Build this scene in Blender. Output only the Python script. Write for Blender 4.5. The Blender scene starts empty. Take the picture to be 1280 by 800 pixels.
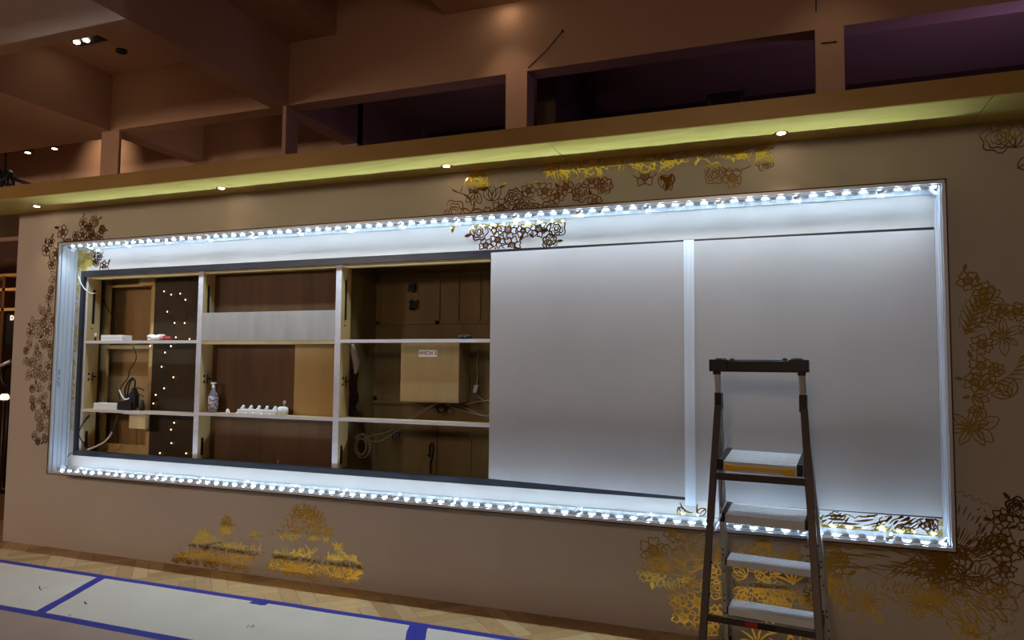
import bpy, math, random
from mathutils import Vector, Matrix

S = bpy.context.scene
C = S.collection
R = random.Random(7)
PI = math.pi

# ------------------------------------------------------------------ camera
CAM_F, CAM_D, CAM_H = 888.01, 4.1633, 1.5
YAW, PITCH, ROLL = -0.35648, 0.062342, 0.008759
fw = Vector((math.sin(YAW) * math.cos(PITCH), math.cos(YAW) * math.cos(PITCH), math.sin(PITCH)))
rt = Vector((math.cos(YAW), -math.sin(YAW), 0))
up = rt.cross(fw)
rt2 = rt * math.cos(ROLL) + up * math.sin(ROLL)
up2 = up * math.cos(ROLL) - rt * math.sin(ROLL)
CAM = Vector((0, -CAM_D, CAM_H))
cam_data = bpy.data.cameras.new('camera')
cam_data.sensor_width = 36
cam_data.lens = CAM_F / 1280 * 36
cam = bpy.data.objects.new('camera', cam_data)
C.objects.link(cam)
m = Matrix((rt2, up2, -fw)).transposed().to_4x4()
m.translation = CAM
cam.matrix_world = m
S.camera = cam


def P(px, py, Y=0.0):
    """where a sight line measured in the photo meets the plane y = Y"""
    d = fw + rt2 * ((px - 640) / CAM_F) - up2 * ((py - 400) / CAM_F)
    return CAM + d * ((Y - CAM.y) / d.y)


def XP(px, py, X):
    d = fw + rt2 * ((px - 640) / CAM_F) - up2 * ((py - 400) / CAM_F)
    return CAM + d * ((X - CAM.x) / d.x)


def G(px, py, Z=0.0):
    d = fw + rt2 * ((px - 640) / CAM_F) - up2 * ((py - 400) / CAM_F)
    return CAM + d * ((Z - CAM.z) / d.z)


# ------------------------------------------------------------------ materials
def lin(c):
    return tuple(((v / 255) / 12.92 if v / 255 <= 0.04045 else ((v / 255 + 0.055) / 1.055) ** 2.4) for v in c)


def mat(name, col, rough=0.5, metal=0.0, spec=0.4, col2=None, scale=(8, 8, 8), detail=4, bump=0.0, emit=None, es=0.0,
        lo=0.35, hi=0.65, alpha=None, trans=0.0, rvar=0.0, dist=0.0):
    mt = bpy.data.materials.new(name)
    mt.use_nodes = True
    nt = mt.node_tree
    b = nt.nodes['Principled BSDF']
    c = lin(col)
    b.inputs['Base Color'].default_value = (*c, 1)
    b.inputs['Roughness'].default_value = rough
    b.inputs['Metallic'].default_value = metal
    b.inputs['Specular IOR Level'].default_value = spec
    if trans:
        b.inputs['Transmission Weight'].default_value = trans
    if emit:
        b.inputs['Emission Color'].default_value = (*lin(emit), 1)
        b.inputs['Emission Strength'].default_value = es
    if col2 or bump or rvar:
        tc = nt.nodes.new('ShaderNodeTexCoord')
        mp = nt.nodes.new('ShaderNodeMapping')
        mp.inputs['Scale'].default_value = scale
        nz = nt.nodes.new('ShaderNodeTexNoise')
        nz.inputs['Scale'].default_value = 1.0
        nz.inputs['Detail'].default_value = detail
        nz.inputs['Distortion'].default_value = dist
        nt.links.new(tc.outputs['Object'], mp.inputs['Vector'])
        nt.links.new(mp.outputs['Vector'], nz.inputs['Vector'])
        if col2:
            rp = nt.nodes.new('ShaderNodeValToRGB')
            rp.color_ramp.elements[0].position = lo
            rp.color_ramp.elements[1].position = hi
            rp.color_ramp.elements[0].color = (*c, 1)
            rp.color_ramp.elements[1].color = (*lin(col2), 1)
            nt.links.new(nz.outputs['Fac'], rp.inputs['Fac'])
            nt.links.new(rp.outputs['Color'], b.inputs['Base Color'])
        if bump:
            bp = nt.nodes.new('ShaderNodeBump')
            bp.inputs['Strength'].default_value = bump
            bp.inputs['Distance'].default_value = 0.01
            nt.links.new(nz.outputs['Fac'], bp.inputs['Height'])
            nt.links.new(bp.outputs['Normal'], b.inputs['Normal'])
        if rvar:
            mr = nt.nodes.new('ShaderNodeMapRange')
            mr.inputs['To Min'].default_value = rough - rvar
            mr.inputs['To Max'].default_value = rough + rvar
            nt.links.new(nz.outputs['Fac'], mr.inputs['Value'])
            nt.links.new(mr.outputs['Result'], b.inputs['Roughness'])
    return mt


M = dict(
    laminate=mat('taupe_laminate', (176, 165, 153), 0.42, 0, 0.35, (180, 169, 157), (1.5, 1.5, 1.5), bump=0.0),
    foil=mat('gold_foil', (226, 192, 88), 0.08, 1.0),
    gold_trim=mat('brass_trim', (214, 184, 128), 0.25, 1.0),
    bronze=mat('dark_bronze', (70, 52, 38), 0.4, 0.7),
    alu=mat('brushed_aluminium', (208, 211, 216), 0.36, 0.35, 0.5, (202, 205, 210), (2, 2, 2), rvar=0.04),
    alu_dull=mat('dull_aluminium', (186, 185, 182), 0.42, 0.4, 0.5, (160, 160, 158), (30, 30, 3), rvar=0.06),
    alu_backlit=mat('backlit_ladder_metal', (70, 58, 51), 0.45, 0.5, 0.5),  # ladder metal darkened: backlit shade put into the colour
    panel=mat('satin_grey_sheet', (168, 159, 153), 0.48, 0.12, 0.5, (160, 152, 146), (1.3, 1.3, 1.6), 6, rvar=0.05),
    strip=mat('joint_tape', (202, 204, 206), 0.4, 0.1, 0.5, (190, 194, 198), (60, 60, 1), 2),
    white=mat('white_plastic', (228, 228, 226), 0.35),
    lens=mat('frosted_lens', (150, 152, 152), 0.25, 0, 0.6),
    clip=mat('clear_clip', (236, 240, 244), 0.1, 0, 0.7),
    gap_glow=mat('led_gap_glow', (255, 255, 255), 0.5, emit=(185, 220, 255), es=98.0),
    black=mat('black_plastic', (16, 16, 18), 0.45, 0, 0.4, (22, 22, 24), (40, 40, 40)),
    gasket=mat('black_edging', (20, 22, 26), 0.35, 0, 0.5, (30, 33, 38), (6, 6, 20)),
    ply=mat('pale_plywood', (190, 162, 110), 0.55, 0, 0.3, (174, 144, 92), (4, 4, 0.7), 6, dist=0.8),
    boxply=mat('tan_plywood', (148, 118, 74), 0.55, 0, 0.3, (136, 106, 64), (5, 5, 0.8), 6, dist=0.6),
    plyedge=mat('pale_shelf_edge', (196, 186, 184), 0.45, 0, 0.4, (186, 176, 176), (2, 8, 30)),
    greywood=mat('grey_board_face', (168, 160, 152), 0.55, 0, 0.3, (150, 142, 134), (9, 9, 2), 6, lo=0.3, hi=0.7),
    brown=mat('red_brown_plywood', (96, 67, 40), 0.5, 0, 0.35, (78, 53, 30), (7, 7, 0.8), 6, dist=0.7),
    dark=mat('dark_brown_board', (56, 41, 20), 0.55, 0, 0.3, (46, 33, 15), (5, 5, 1)),
    back=mat('shaded_plywood', (110, 88, 50), 0.55, 0, 0.3, (94, 74, 40), (5, 5, 0.8), 6, dist=0.6),  # plywood with the dimness of the deep bay put into its colour
    soffit=mat('gold_leaf_board', (218, 202, 116), 0.34, 0.1, 0.5, (202, 184, 92), (1.1, 5, 5), 8, dist=2.5, lo=0.3, hi=0.7),
    fascia=mat('antique_gold_board', (150, 118, 56), 0.42, 0.25, 0.5, (140, 108, 48), (2, 6, 6), 5),
    ceil=mat('painted_ceiling', (172, 138, 114), 0.8, 0, 0.2, (168, 134, 110), (1, 1, 1)),
    deck=mat('bounce_ledge_top', (150, 138, 128), 0.85, 0, 0.2, (138, 126, 116), (3, 3, 3)),  # unseen surface, grey-beige chosen for the light it bounces upward
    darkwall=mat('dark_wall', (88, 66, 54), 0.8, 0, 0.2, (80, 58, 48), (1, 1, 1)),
    board=mat('white_board', (208, 200, 184), 0.5, 0, 0.35, (202, 194, 178), (3, 3, 3)),
    board2=mat('pinkish_grey_board', (168, 146, 130), 0.55, 0, 0.3, (160, 139, 124), (3, 3, 3)),
    tape=mat('blue_painters_tape', (48, 54, 150), 0.55, 0, 0.3, (40, 46, 138), (30, 30, 30), bump=0.2),
    ink=mat('pencil_ink', (40, 40, 40), 0.7),
    yellow=mat('yellow_plastic', (224, 176, 30), 0.45),
    red=mat('red_plastic', (150, 36, 30), 0.45),
    pink=mat('pinkish_wrapper', (214, 150, 160), 0.35),
    glass=mat('clear_glass', (225, 225, 235), 0.08, 0, 0.5, trans=0.8),
    net=mat('pale_label', (200, 192, 200), 0.45, 0, 0.4, (90, 80, 90), (70, 70, 70), lo=0.45, hi=0.55),
    cloth=mat('grey_cloth', (168, 152, 140), 0.9, 0, 0.1),
    purplecloth=mat('dark_purple_cloth', (52, 36, 44), 0.9, 0, 0.1, (30, 22, 28), (30, 30, 30)),
    wire=mat('grey_wire', (150, 140, 120), 0.5),
    lamp=mat('lamp_glow', (255, 255, 255), 0.5, emit=(255, 226, 190), es=30.0),
    fairy=mat('fairy_bulb', (255, 230, 190), 0.5, emit=(255, 214, 150), es=4.5),
    signlit=mat('lit_sign_face', (255, 255, 255), 0.5, emit=(255, 240, 220), es=1.1),
    purple=mat('purple_bulb', (120, 90, 220), 0.5, emit=(120, 90, 255), es=3.0),
    paper=mat('cream_paper', (214, 190, 170), 0.8, 0, 0.2),
    floorbase=mat('oak_floor_base', (128, 98, 64), 0.5, 0, 0.3, (116, 88, 56), (4, 4, 4)),
)

# herringbone oak: a colour per plank (attribute) with grain
pm = bpy.data.materials.new('oak_planks')
pm.use_nodes = True
nt = pm.node_tree
b = nt.nodes['Principled BSDF']
b.inputs['Roughness'].default_value = 0.42
at_ = nt.nodes.new('ShaderNodeAttribute'); at_.attribute_name = 'plank'
nz = nt.nodes.new('ShaderNodeTexNoise'); nz.inputs['Scale'].default_value = 26; nz.inputs['Detail'].default_value = 6
mx = nt.nodes.new('ShaderNodeMix'); mx.data_type = 'RGBA'; mx.blend_type = 'MULTIPLY'
mx.inputs[0].default_value = 0.4
tcn = nt.nodes.new('ShaderNodeTexCoord')
nt.links.new(tcn.outputs['Object'], nz.inputs['Vector'])
nt.links.new(at_.outputs['Color'], mx.inputs[6])
nt.links.new(nz.outputs['Fac'], mx.inputs[7])
nt.links.new(mx.outputs[2], b.inputs['Base Color'])
M['planks'] = pm

ORG = {}


# ------------------------------------------------------------------ mesh builder
class MB:
    def __init__(s):
        s.v, s.f, s.m, s.sm = [], [], [], []

    def face(s, idx, mi=0, smooth=False):
        s.f.append(tuple(idx)); s.m.append(mi); s.sm.append(smooth)

    def box(s, x0, x1, y0, y1, z0, z1, mi=0):
        n = len(s.v)
        for z in (z0, z1):
            for x, y in ((x0, y0), (x1, y0), (x1, y1), (x0, y1)):
                s.v.append(Vector((x, y, z)))
        for q in ((3, 2, 1, 0), (4, 5, 6, 7), (0, 1, 5, 4), (1, 2, 6, 5), (2, 3, 7, 6), (3, 0, 4, 7)):
            s.face([n + i for i in q], mi)
        return s

    def obox(s, c, ax, ay, az, mi=0):
        """box about c with half axis vectors"""
        n = len(s.v)
        for k in (-1, 1):
            for i, j in ((-1, -1), (1, -1), (1, 1), (-1, 1)):
                s.v.append(c + ax * i + ay * j + az * k)
        for q in ((3, 2, 1, 0), (4, 5, 6, 7), (0, 1, 5, 4), (1, 2, 6, 5), (2, 3, 7, 6), (3, 0, 4, 7)):
            s.face([n + i for i in q], mi)
        return s

    def bar(s, p0, p1, wu, wv, u, mi=0):
        """rectangular bar p0-p1; wu wide along direction u, wv along the other"""
        p0, p1, u = Vector(p0), Vector(p1), Vector(u)
        d = (p1 - p0); L = d.length; d.normalize()
        u = (u - d * u.dot(d)).normalized(); w = d.cross(u)
        return s.obox((p0 + p1) / 2, u * wu / 2, w * wv / 2, d * L / 2, mi)

    def chan(s, p0, p1, wu, wv, u, t=0.003, side=1, mi=0):
        """C-channel: web plus two flanges"""
        p0, p1, u = Vector(p0), Vector(p1), Vector(u)
        d = (p1 - p0); L = d.length; d.normalize()
        u = (u - d * u.dot(d)).normalized(); w = d.cross(u)
        c = (p0 + p1) / 2
        s.obox(c - u * side * (wu / 2 - t / 2), u * t / 2, w * wv / 2, d * L / 2, mi)
        for k in (-1, 1):
            s.obox(c + w * k * (wv / 2 - t / 2), u * wu / 2, w * t / 2, d * L / 2, mi)
        return s

    def tube(s, pts, r, n=8, mi=0, cap=True):
        pts = [Vector(p) for p in pts]
        rs = r if isinstance(r, (list, tuple)) else [r] * len(pts)
        base = len(s.v)
        t0 = (pts[1] - pts[0]).normalized()
        ref = Vector((0, 0, 1)) if abs(t0.z) < 0.9 else Vector((1, 0, 0))
        a = t0.cross(ref).normalized()
        for i, p in enumerate(pts):
            t = (pts[min(i + 1, len(pts) - 1)] - pts[max(i - 1, 0)])
            t = t.normalized() if t.length > 1e-9 else t0
            a = (a - t * a.dot(t)).normalized()
            bb = t.cross(a)
            for k in range(n):
                an = 2 * PI * k / n
                s.v.append(p + (a * math.cos(an) + bb * math.sin(an)) * rs[i])
        for i in range(len(pts) - 1):
            for k in range(n):
                k2 = (k + 1) % n
                s.face((base + i * n + k, base + i * n + k2, base + (i + 1) * n + k2, base + (i + 1) * n + k), mi, True)
        if cap:
            s.face([base + k for k in range(n)][::-1], mi)
            s.face([base + (len(pts) - 1) * n + k for k in range(n)], mi)
        return s

    def lathe(s, c, prof, n=20, mi=0, axis='z'):
        c = Vector(c); base = len(s.v)
        for r, h in prof:
            for k in range(n):
                an = 2 * PI * k / n
                if axis == 'z':
                    s.v.append(c + Vector((r * math.cos(an), r * math.sin(an), h)))
                elif axis == 'y':
                    s.v.append(c + Vector((r * math.cos(an), h, r * math.sin(an))))
                else:
                    s.v.append(c + Vector((h, r * math.cos(an), r * math.sin(an))))
        for i in range(len(prof) - 1):
            for k in range(n):
                k2 = (k + 1) % n
                s.face((base + i * n + k, base + i * n + k2, base + (i + 1) * n + k2, base + (i + 1) * n + k), mi, True)
        s.face([base + k for k in range(n)][::-1], mi)
        s.face([base + (len(prof) - 1) * n + k for k in range(n)], mi)
        return s

    def ell(s, c, rx, ry, rz, n=12, h=8, mi=0, z0=-1.0, z1=1.0):
        """part of an ellipsoid between z0 and z1 (of the unit sphere)"""
        c = Vector(c); base = len(s.v)
        a0, a1 = math.asin(z0), math.asin(z1)
        for i in range(h + 1):
            a = a0 + (a1 - a0) * i / h
            for k in range(n):
                an = 2 * PI * k / n
                s.v.append(c + Vector((rx * math.cos(a) * math.cos(an), ry * math.cos(a) * math.sin(an), rz * math.sin(a))))
        for i in range(h):
            for k in range(n):
                k2 = (k + 1) % n
                s.face((base + i * n + k, base + i * n + k2, base + (i + 1) * n + k2, base + (i + 1) * n + k), mi, True)
        s.face([base + k for k in range(n)][::-1], mi)
        s.face([base + h * n + k for k in range(n)], mi)
        return s

    def poly(s, pts, mi=0):
        n = len(s.v)
        s.v += [Vector(p) for p in pts]
        s.face(range(n, n + len(pts)), mi)
        return s

    def prism(s, pts, d, mi=0):
        """closed outline swept along vector d"""
        n = len(s.v); k = len(pts); d = Vector(d)
        s.v += [Vector(p) for p in pts] + [Vector(p) + d for p in pts]
        s.face(range(n, n + k), mi); s.face([n + k + i for i in range(k)][::-1], mi)
        for i in range(k):
            j = (i + 1) % k
            s.face((n + i, n + k + i, n + k + j, n + j), mi)
        return s

    def build(s, name, mats, parent=None, origin=None, bevel=0.0):
        if not isinstance(mats, (list, tuple)):
            mats = [mats]
        org = Vector(ORG[parent.name]) if parent else Vector(origin or (0, 0, 0))
        me = bpy.data.meshes.new(name)
        me.from_pydata([tuple(v - org) for v in s.v], [], s.f)
        for mt in mats:
            me.materials.append(mt)
        me.polygons.foreach_set('material_index', s.m)
        me.polygons.foreach_set('use_smooth', s.sm)
        me.update()
        o = bpy.data.objects.new(name, me)
        C.objects.link(o)
        if parent:
            o.parent = parent
        else:
            o.location = org
        ORG[o.name] = org
        if bevel:
            bv = o.modifiers.new('bevel', 'BEVEL')
            bv.width = bevel; bv.segments = 2; bv.limit_method = 'ANGLE'
        return o


def tag(o, label, cat, group=None, kind=None):
    o['label'] = label; o['category'] = cat
    if group:
        o['group'] = group
    if kind:
        o['kind'] = kind
    return o


def thing(name, label, cat, loc, group=None):
    o = bpy.data.objects.new(name, None)
    o.empty_display_size = 0.1
    C.objects.link(o)
    o.location = loc
    ORG[o.name] = Vector(loc)
    return tag(o, label, cat, group)


def struct(name, mb, mt, bevel=0.0, label=None):
    o = mb.build(name, mt, bevel=bevel)
    o['kind'] = 'structure'
    if label:
        o['label'] = label
    return o


def smooth(pts, n=8):
    """Catmull-Rom through the points"""
    pts = [Vector(p) for p in pts]
    q = [pts[0] * 2 - pts[1]] + pts + [pts[-1] * 2 - pts[-2]]
    out = []
    for i in range(1, len(q) - 2):
        for k in range(n):
            t = k / n
            a, b_, c, d = q[i - 1], q[i], q[i + 1], q[i + 2]
            out.append(0.5 * ((2 * b_) + (c - a) * t + (2 * a - 5 * b_ + 4 * c - d) * t * t + (3 * b_ - a - 3 * c + d) * t ** 3))
    out.append(pts[-1])
    return out


# ------------------------------------------------------------------ setting: floor
WX0, WX1 = -6.055, 3.2          # the display wall
OX0, OX1, OZ0, OZ1 = -5.30, 0.775, 0.742, 2.228   # opening cut in it
fb = MB().box(-16, 8, -9, 9, -0.12, -0.002)
ncol = 6
cols = [(200, 164, 112), (186, 148, 98), (212, 178, 126), (174, 136, 88), (204, 172, 124), (192, 158, 112)]
pl_cols = [None] * len(fb.f)
PWd, PLn = 0.10, 0.50
rot = Matrix.Rotation(math.radians(45), 2)
for i in range(-60, 60):
    for j in range(-26, 26):
        # herringbone lattice
        ox = i * PWd + j * PLn * 1.0
        oy = i * PWd - j * PLn * 1.0
        for kind in (0, 1):
            if kind == 0:
                r = (ox, oy, ox + PLn, oy + PWd)
            else:
                r = (ox + PLn, oy + PWd - PLn, ox + PLn + PWd, oy + PWd)
            cx, cy = (r[0] + r[2]) / 2, (r[1] + r[3]) / 2
            w = rot @ Vector((cx, cy))
            w = Vector((w.x - 2.0, w.y - 0.6))
            if not (-7.6 < w.x < 1.9 and -1.6 < w.y < 0.5):
                continue
            g = 0.0015
            pts = [rot @ Vector(p) for p in ((r[0] + g, r[1] + g), (r[2] - g, r[1] + g), (r[2] - g, r[3] - g), (r[0] + g, r[3] - g))]
            fb.poly([(p.x - 2.0, p.y - 0.6, 0.0) for p in pts], 1)
            pl_cols.append(R.choice(cols))
floor = struct('floor', fb, [M['floorbase'], M['planks']])
at2 = floor.data.attributes.new('plank', 'FLOAT_COLOR', 'FACE')
for i, c in enumerate(pl_cols):
    at2.data[i].color = (*lin(c), 1) if c else (0.3, 0.2, 0.1, 1)

# ------------------------------------------------------------------ setting: display wall with its opening
wb = MB()
T = 0.02
wb.box(WX0, OX0, 0, T, 0, 2.80)
wb.box(OX1, WX1, 0, T, 0, 2.80)
wb.box(OX0, OX1, 0, T, 0, OZ0)
wb.box(OX0, OX1, 0, T, OZ1, 2.80)
wb.box(WX0, WX0 + 0.02, T, 1.08, 0, 2.80)
wall = struct('wall_front', wb, M['laminate'], label='taupe display wall printed with gold foil flowers')

# unseen back of the booth, added to block light
bb = MB().box(WX0, WX1, 1.08, 1.10, 0, 2.80)
struct('unseen_wall_back', bb, M['darkwall'])

# ledge along the top: fascia, gold soffit
LZ, LY, LT = 2.753, -0.410, 2.854
lb = MB().box(-13, WX1, LY, LY + 0.018, LZ, LT).box(-13, WX1, LY + 0.018, 1.10, LT - 0.02, LT, 1)  # deck is an unseen top added to block light
struct('trim_1', lb, [M['fascia'], M['deck']], label='antique gold fascia of the ledge over the display wall')
sb = MB()
seams = [-13, -9.6, -7.2, -3.62, -1.19, 0.95, WX1]
for a, c in zip(seams, seams[1:]):
    sb.box(a + 0.002, c - 0.002, LY + 0.004, 0.0, LZ - 0.004, LZ + 0.014)
sb.box(-13, WX1, LY + 0.006, 0.0, LZ + 0.0145, LZ + 0.02)
struct('trim_2', sb, M['soffit'], label='gold leaf soffit under the ledge')

# black edging round the opening
eb = MB()
E = 0.046
eb.box(OX0, OX0 + 0.034, 0.003, 0.03, OZ0, OZ1)
eb.box(OX1 - 0.034, OX1, 0.003, 0.03, OZ0, OZ1)
eb.box(OX0 + 0.034, OX1 - 0.034, 0.003, 0.03, OZ1 - E, OZ1)
eb.box(OX0 + 0.034, OX1 - 0.034, 0.003, 0.03, OZ0, OZ0 + 0.04)
struct('trim_3', eb, M['gasket'], label='black edging of the opening in the display wall')

# ------------------------------------------------------------------ foil flowers printed on the wall
FO = MB()
FY = -0.0006
NS = [0]


def W(px, py):
    p = P(px, py, 0.0)
    return Vector((p.x, p.z))


def keep(p):
    if OX0 < p.x < OX1 and OZ0 < p.y < OZ1:
        return False
    return WX0 + 0.01 < p.x < WX1 and 0.005 < p.y < LZ - 0.006


def stroke(pts, w0=0.003, w1=None, wm=None):
    """ink line on the wall: width w0 -> (wm) -> w1"""
    w1 = w0 if w1 is None else w1
    n = len(pts)
    if n < 2:
        return
    NS[0] += 1
    fy = FY - (NS[0] * 37 % 131) * 7e-6      # layers of print never share one plane
    L, Rr = [], []
    for i, p in enumerate(pts):
        t = i / (n - 1)
        w = w0 + (w1 - w0) * t
        if wm:
            w += (wm - (w0 + w1) / 2) * math.sin(PI * t)
        d = pts[min(i + 1, n - 1)] - pts[max(i - 1, 0)]
        if d.length < 1e-9:
            d = Vector((1, 0))
        d.normalize()
        nn = Vector((-d.y, d.x)) * w / 2
        L.append(p + nn); Rr.append(p - nn)
    for i in range(n - 1):
        if keep(pts[i]) and keep(pts[i + 1]):
            q = [L[i], L[i + 1], Rr[i + 1], Rr[i]]
            k = len(FO.v)
            FO.v += [Vector((a.x, fy, a.y)) for a in q]
            FO.face((k, k + 1, k + 2, k + 3))


def V2(a, r=1.0):
    return Vector((math.cos(a), math.sin(a))) * r


def flower(c, r, rot=0.0, n=5, w=0.005, ruf=0.12):
    for k in range(n):
        a = rot + 2 * PI * k / n
        hw = PI / n * 0.96
        ph = R.random() * 6
        pts = [c + V2(a - hw * 0.5, r * 0.25)]
        for i in range(15):
            t = i / 14
            an = a + (2 * t - 1) * hw
            rr = r * (0.62 + 0.38 * math.sin(PI * t) ** 0.45) * (1 + ruf * math.sin(11 * t + ph))
            pts.append(c + V2(an, rr))
        pts.append(c + V2(a + hw * 0.5, r * 0.25))
        stroke(pts, w)
        for q in (-0.35, 0.0, 0.35):
            stroke([c + V2(a + hw * q * 0.6, r * 0.26), c + V2(a + hw * q * 1.1, r * R.uniform(0.42, 0.6))], w * 1.5, w * 0.4)
    stroke([c + V2(i * PI / 5, r * 0.15) for i in range(11)], r * 0.12)


def rose(c, r, w=0.005):
    for q in (1.0, 0.72, 0.45, 0.22):
        ph = R.random() * 6; nn = R.choice((5, 6, 7))
        st = R.random() * 6
        stroke([c + V2(st + 2 * PI * i / 26 * 0.94, r * q * (1 + 0.12 * math.sin(nn * i / 26 * 2 * PI + ph))) for i in range(27)], w * 0.7, w * 0.7, w * 1.6)


def leaf(p, a, L, wd, w=0.005, solid=False):
    e = V2(a); nn = Vector((-e.y, e.x))
    bend = R.uniform(-0.2, 0.2)

    def at(t, s):
        return p + e * L * t + nn * (s * wd * math.sin(PI * t) ** 0.8 + bend * L * t * t)
    ts = [i / 9 for i in range(10)]
    if solid:
        stroke([at(t, 0) for t in ts], wd * 0.2, wd * 0.1, wd * 1.3)
        return
    stroke([at(t, 1) for t in ts], w)
    stroke([at(t, -1) for t in ts], w)
    stroke([at(t, 0) for t in ts[:8]], w * 1.3, w * 0.4)


def lily(c, r, rot=0.0, n=6, w=0.005):
    for k in range(n):
        a = rot + 2 * PI * k / n + R.uniform(-0.15, 0.15)
        L = r * R.uniform(0.75, 1.15)
        leaf(c + V2(a, r * 0.12), a, L, L * 0.22, w)
        stroke([c, c + V2(a + 0.15, r * 0.5)], w * 0.8)


def hook(p, a, L, curl, w=0.006):
    pts = [p]
    an = a; st = L / 9
    for i in range(9):
        pts.append(pts[-1] + V2(an, st))
        an += curl / 9 * (0.5 + i / 6)
    stroke(pts, w * 0.4, w * 0.3, w * 1.5)


def acanthus(path, wd, side=1, n=12, w=0.007):
    """curved plume: spine plus overlapping lobes on one or both sides"""
    pts = [Vector((q.x, q.y)) for q in smooth([Vector((q.x, q.y, 0)) for q in path], 8)]
    stroke(pts, w * 1.5, w * 0.4)
    m_ = len(pts) - 1
    for s in ((1, -1) if side == 0 else (side,)):
        edge = []
        for i in range(n):
            t = (i + 0.5) / n
            p = pts[int(t * m_)]
            d = (pts[min(int(t * m_) + 1, m_)] - pts[max(int(t * m_) - 1, 0)]).normalized()
            a = math.atan2(d.y, d.x)
            L = wd * (0.35 + 0.65 * math.sin(PI * (0.15 + 0.75 * t)))
            hook(p, a + s * 0.55, L * 1.25, s * R.uniform(0.2, 0.7), w * R.uniform(0.7, 1.3))
            hook(p, a + s * 0.3, L * 0.8, s * 0.4, w * R.uniform(0.5, 1.0))
            nn = Vector((-d.y, d.x)) * s
            tip = p + nn * L * 0.95 + d * L * 0.75
            edge += [p + nn * L * 0.7 + d * L * 0.3, tip, tip + d * L * 0.12 - nn * L * 0.12]
        stroke(edge, w * 0.55)


def inside(p, poly):
    c = False
    for i in range(len(poly)):
        a, b_ = poly[i], poly[i - 1]
        if (a.y > p.y) != (b_.y > p.y) and p.x < (b_.x - a.x) * (p.y - a.y) / (b_.y - a.y) + a.x:
            c = not c
    return c


def cluster(pix, rmin, rmax, kinds='ffrl', dens=1.0, w=0.005, dark=0.5):
    poly = [W(*q) for q in pix]
    x0, x1 = min(p.x for p in poly), max(p.x for p in poly)
    y0, y1 = min(p.y for p in poly), max(p.y for p in poly)
    done = []
    for _ in range(int(900 * dens)):
        p = Vector((R.uniform(x0, x1), R.uniform(y0, y1)))
        if not inside(p, poly):
            continue
        r = R.uniform(rmin, rmax)
        if any((p - q).length < (r + s) * 0.86 for q, s in done):
            continue
        done.append((p, r))
        k = R.choice(kinds)
        if k == 'f':
            flower(p, r, R.random() * 6, R.choice((5, 5, 6)), w)
        elif k == 'r':
            rose(p, r, w)
        elif k == 'l':
            a = R.random() * 2 * PI
            for q in (-0.7, 0, 0.7):
                leaf(p - V2(a, r * 0.8), a + q, r * 1.7, r * 0.42, w)
        elif k == 'g':
            a = R.uniform(0.9, 2.3)
            for q in (-0.8, -0.4, 0, 0.4, 0.8):
                hook(p - V2(a, r * 0.7), a + q, r * 2.0, q * 1.2, w * 1.3)
        elif k == 's':
            for _k in range(3):
                a = R.random() * 2 * PI
                hook(p, a, r * 1.7, R.uniform(-2, 2), w * 1.4)
    for p, r in done:
        if R.random() < dark:
            a = R.random() * 2 * PI
            leaf(p + V2(a, r), a + R.uniform(-0.6, 0.6), r * 0.9, r * 0.3, w, solid=True)


def plume(pix, w0, w1, lines=9, w=0.007, gap=0.35, edge=True):
    """flowing leaf: broken strokes that run along a curved path which widens from w0 to w1"""
    pts = [Vector((q.x, q.y)) for q in smooth([W(*q).to_3d() for q in pix], 12)]
    n = len(pts)
    nor = []
    for i in range(n):
        d = (pts[min(i + 1, n - 1)] - pts[max(i - 1, 0)]).normalized()
        nor.append(Vector((-d.y, d.x)))

    def at(t, q):
        i = min(n - 1, max(0, t * (n - 1)))
        k = int(i); f = i - k; k2 = min(k + 1, n - 1)
        p = pts[k] * (1 - f) + pts[k2] * f
        return p + nor[k] * q * (w0 + (w1 - w0) * t ** 0.8)
    for k in range(lines):
        q0 = -1 + 2 * k / (lines - 1)
        t = R.uniform(0, 0.12)
        while t < 0.96:
            L = R.uniform(0.12, 0.34)
            te = min(1.0, t + L)
            dr = R.uniform(-0.10, 0.10)
            m_ = 7
            stroke([at(t + (te - t) * j / m_, q0 + dr * j / m_) for j in range(m_ + 1)], w * 0.25, w * 0.2, w * R.uniform(0.7, 1.7))
            t = te + R.uniform(0.02, gap * 0.5)
    if edge:
        for sg in (-1, 1):
            e = []
            m_ = 26
            for j in range(m_ + 1):
                t = j / m_
                e.append(at(t, sg * (1 + 0.10 * math.sin(j * 2.1) + R.uniform(-.05, .05))))
            stroke(e, w * 0.5)
        tip = [at(1 + 0.0 * j, 1 - 2 * j / 10) + (pts[-1] - pts[-3]).normalized() * (0.018 + 0.02 * (j % 2)) for j in range(11)]
        stroke(tip, w * 0.6)


def scrib(pix, n, l0, l1, w, bias=None, curl=2.2):
    poly = [W(*q) for q in pix]
    x0, x1 = min(p.x for p in poly), max(p.x for p in poly)
    y0, y1 = min(p.y for p in poly), max(p.y for p in poly)
    k = 0
    while k < n:
        p = Vector((R.uniform(x0, x1), R.uniform(y0, y1)))
        if not inside(p, poly):
            continue
        k += 1
        a = R.uniform(0, 2 * PI) if bias is None else bias + R.gauss(0, 0.55)
        hook(p, a, R.uniform(l0, l1), R.uniform(-curl, curl), w * R.uniform(0.7, 1.25))


def PX(*q):
    return [W(*p) for p in q]


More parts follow.
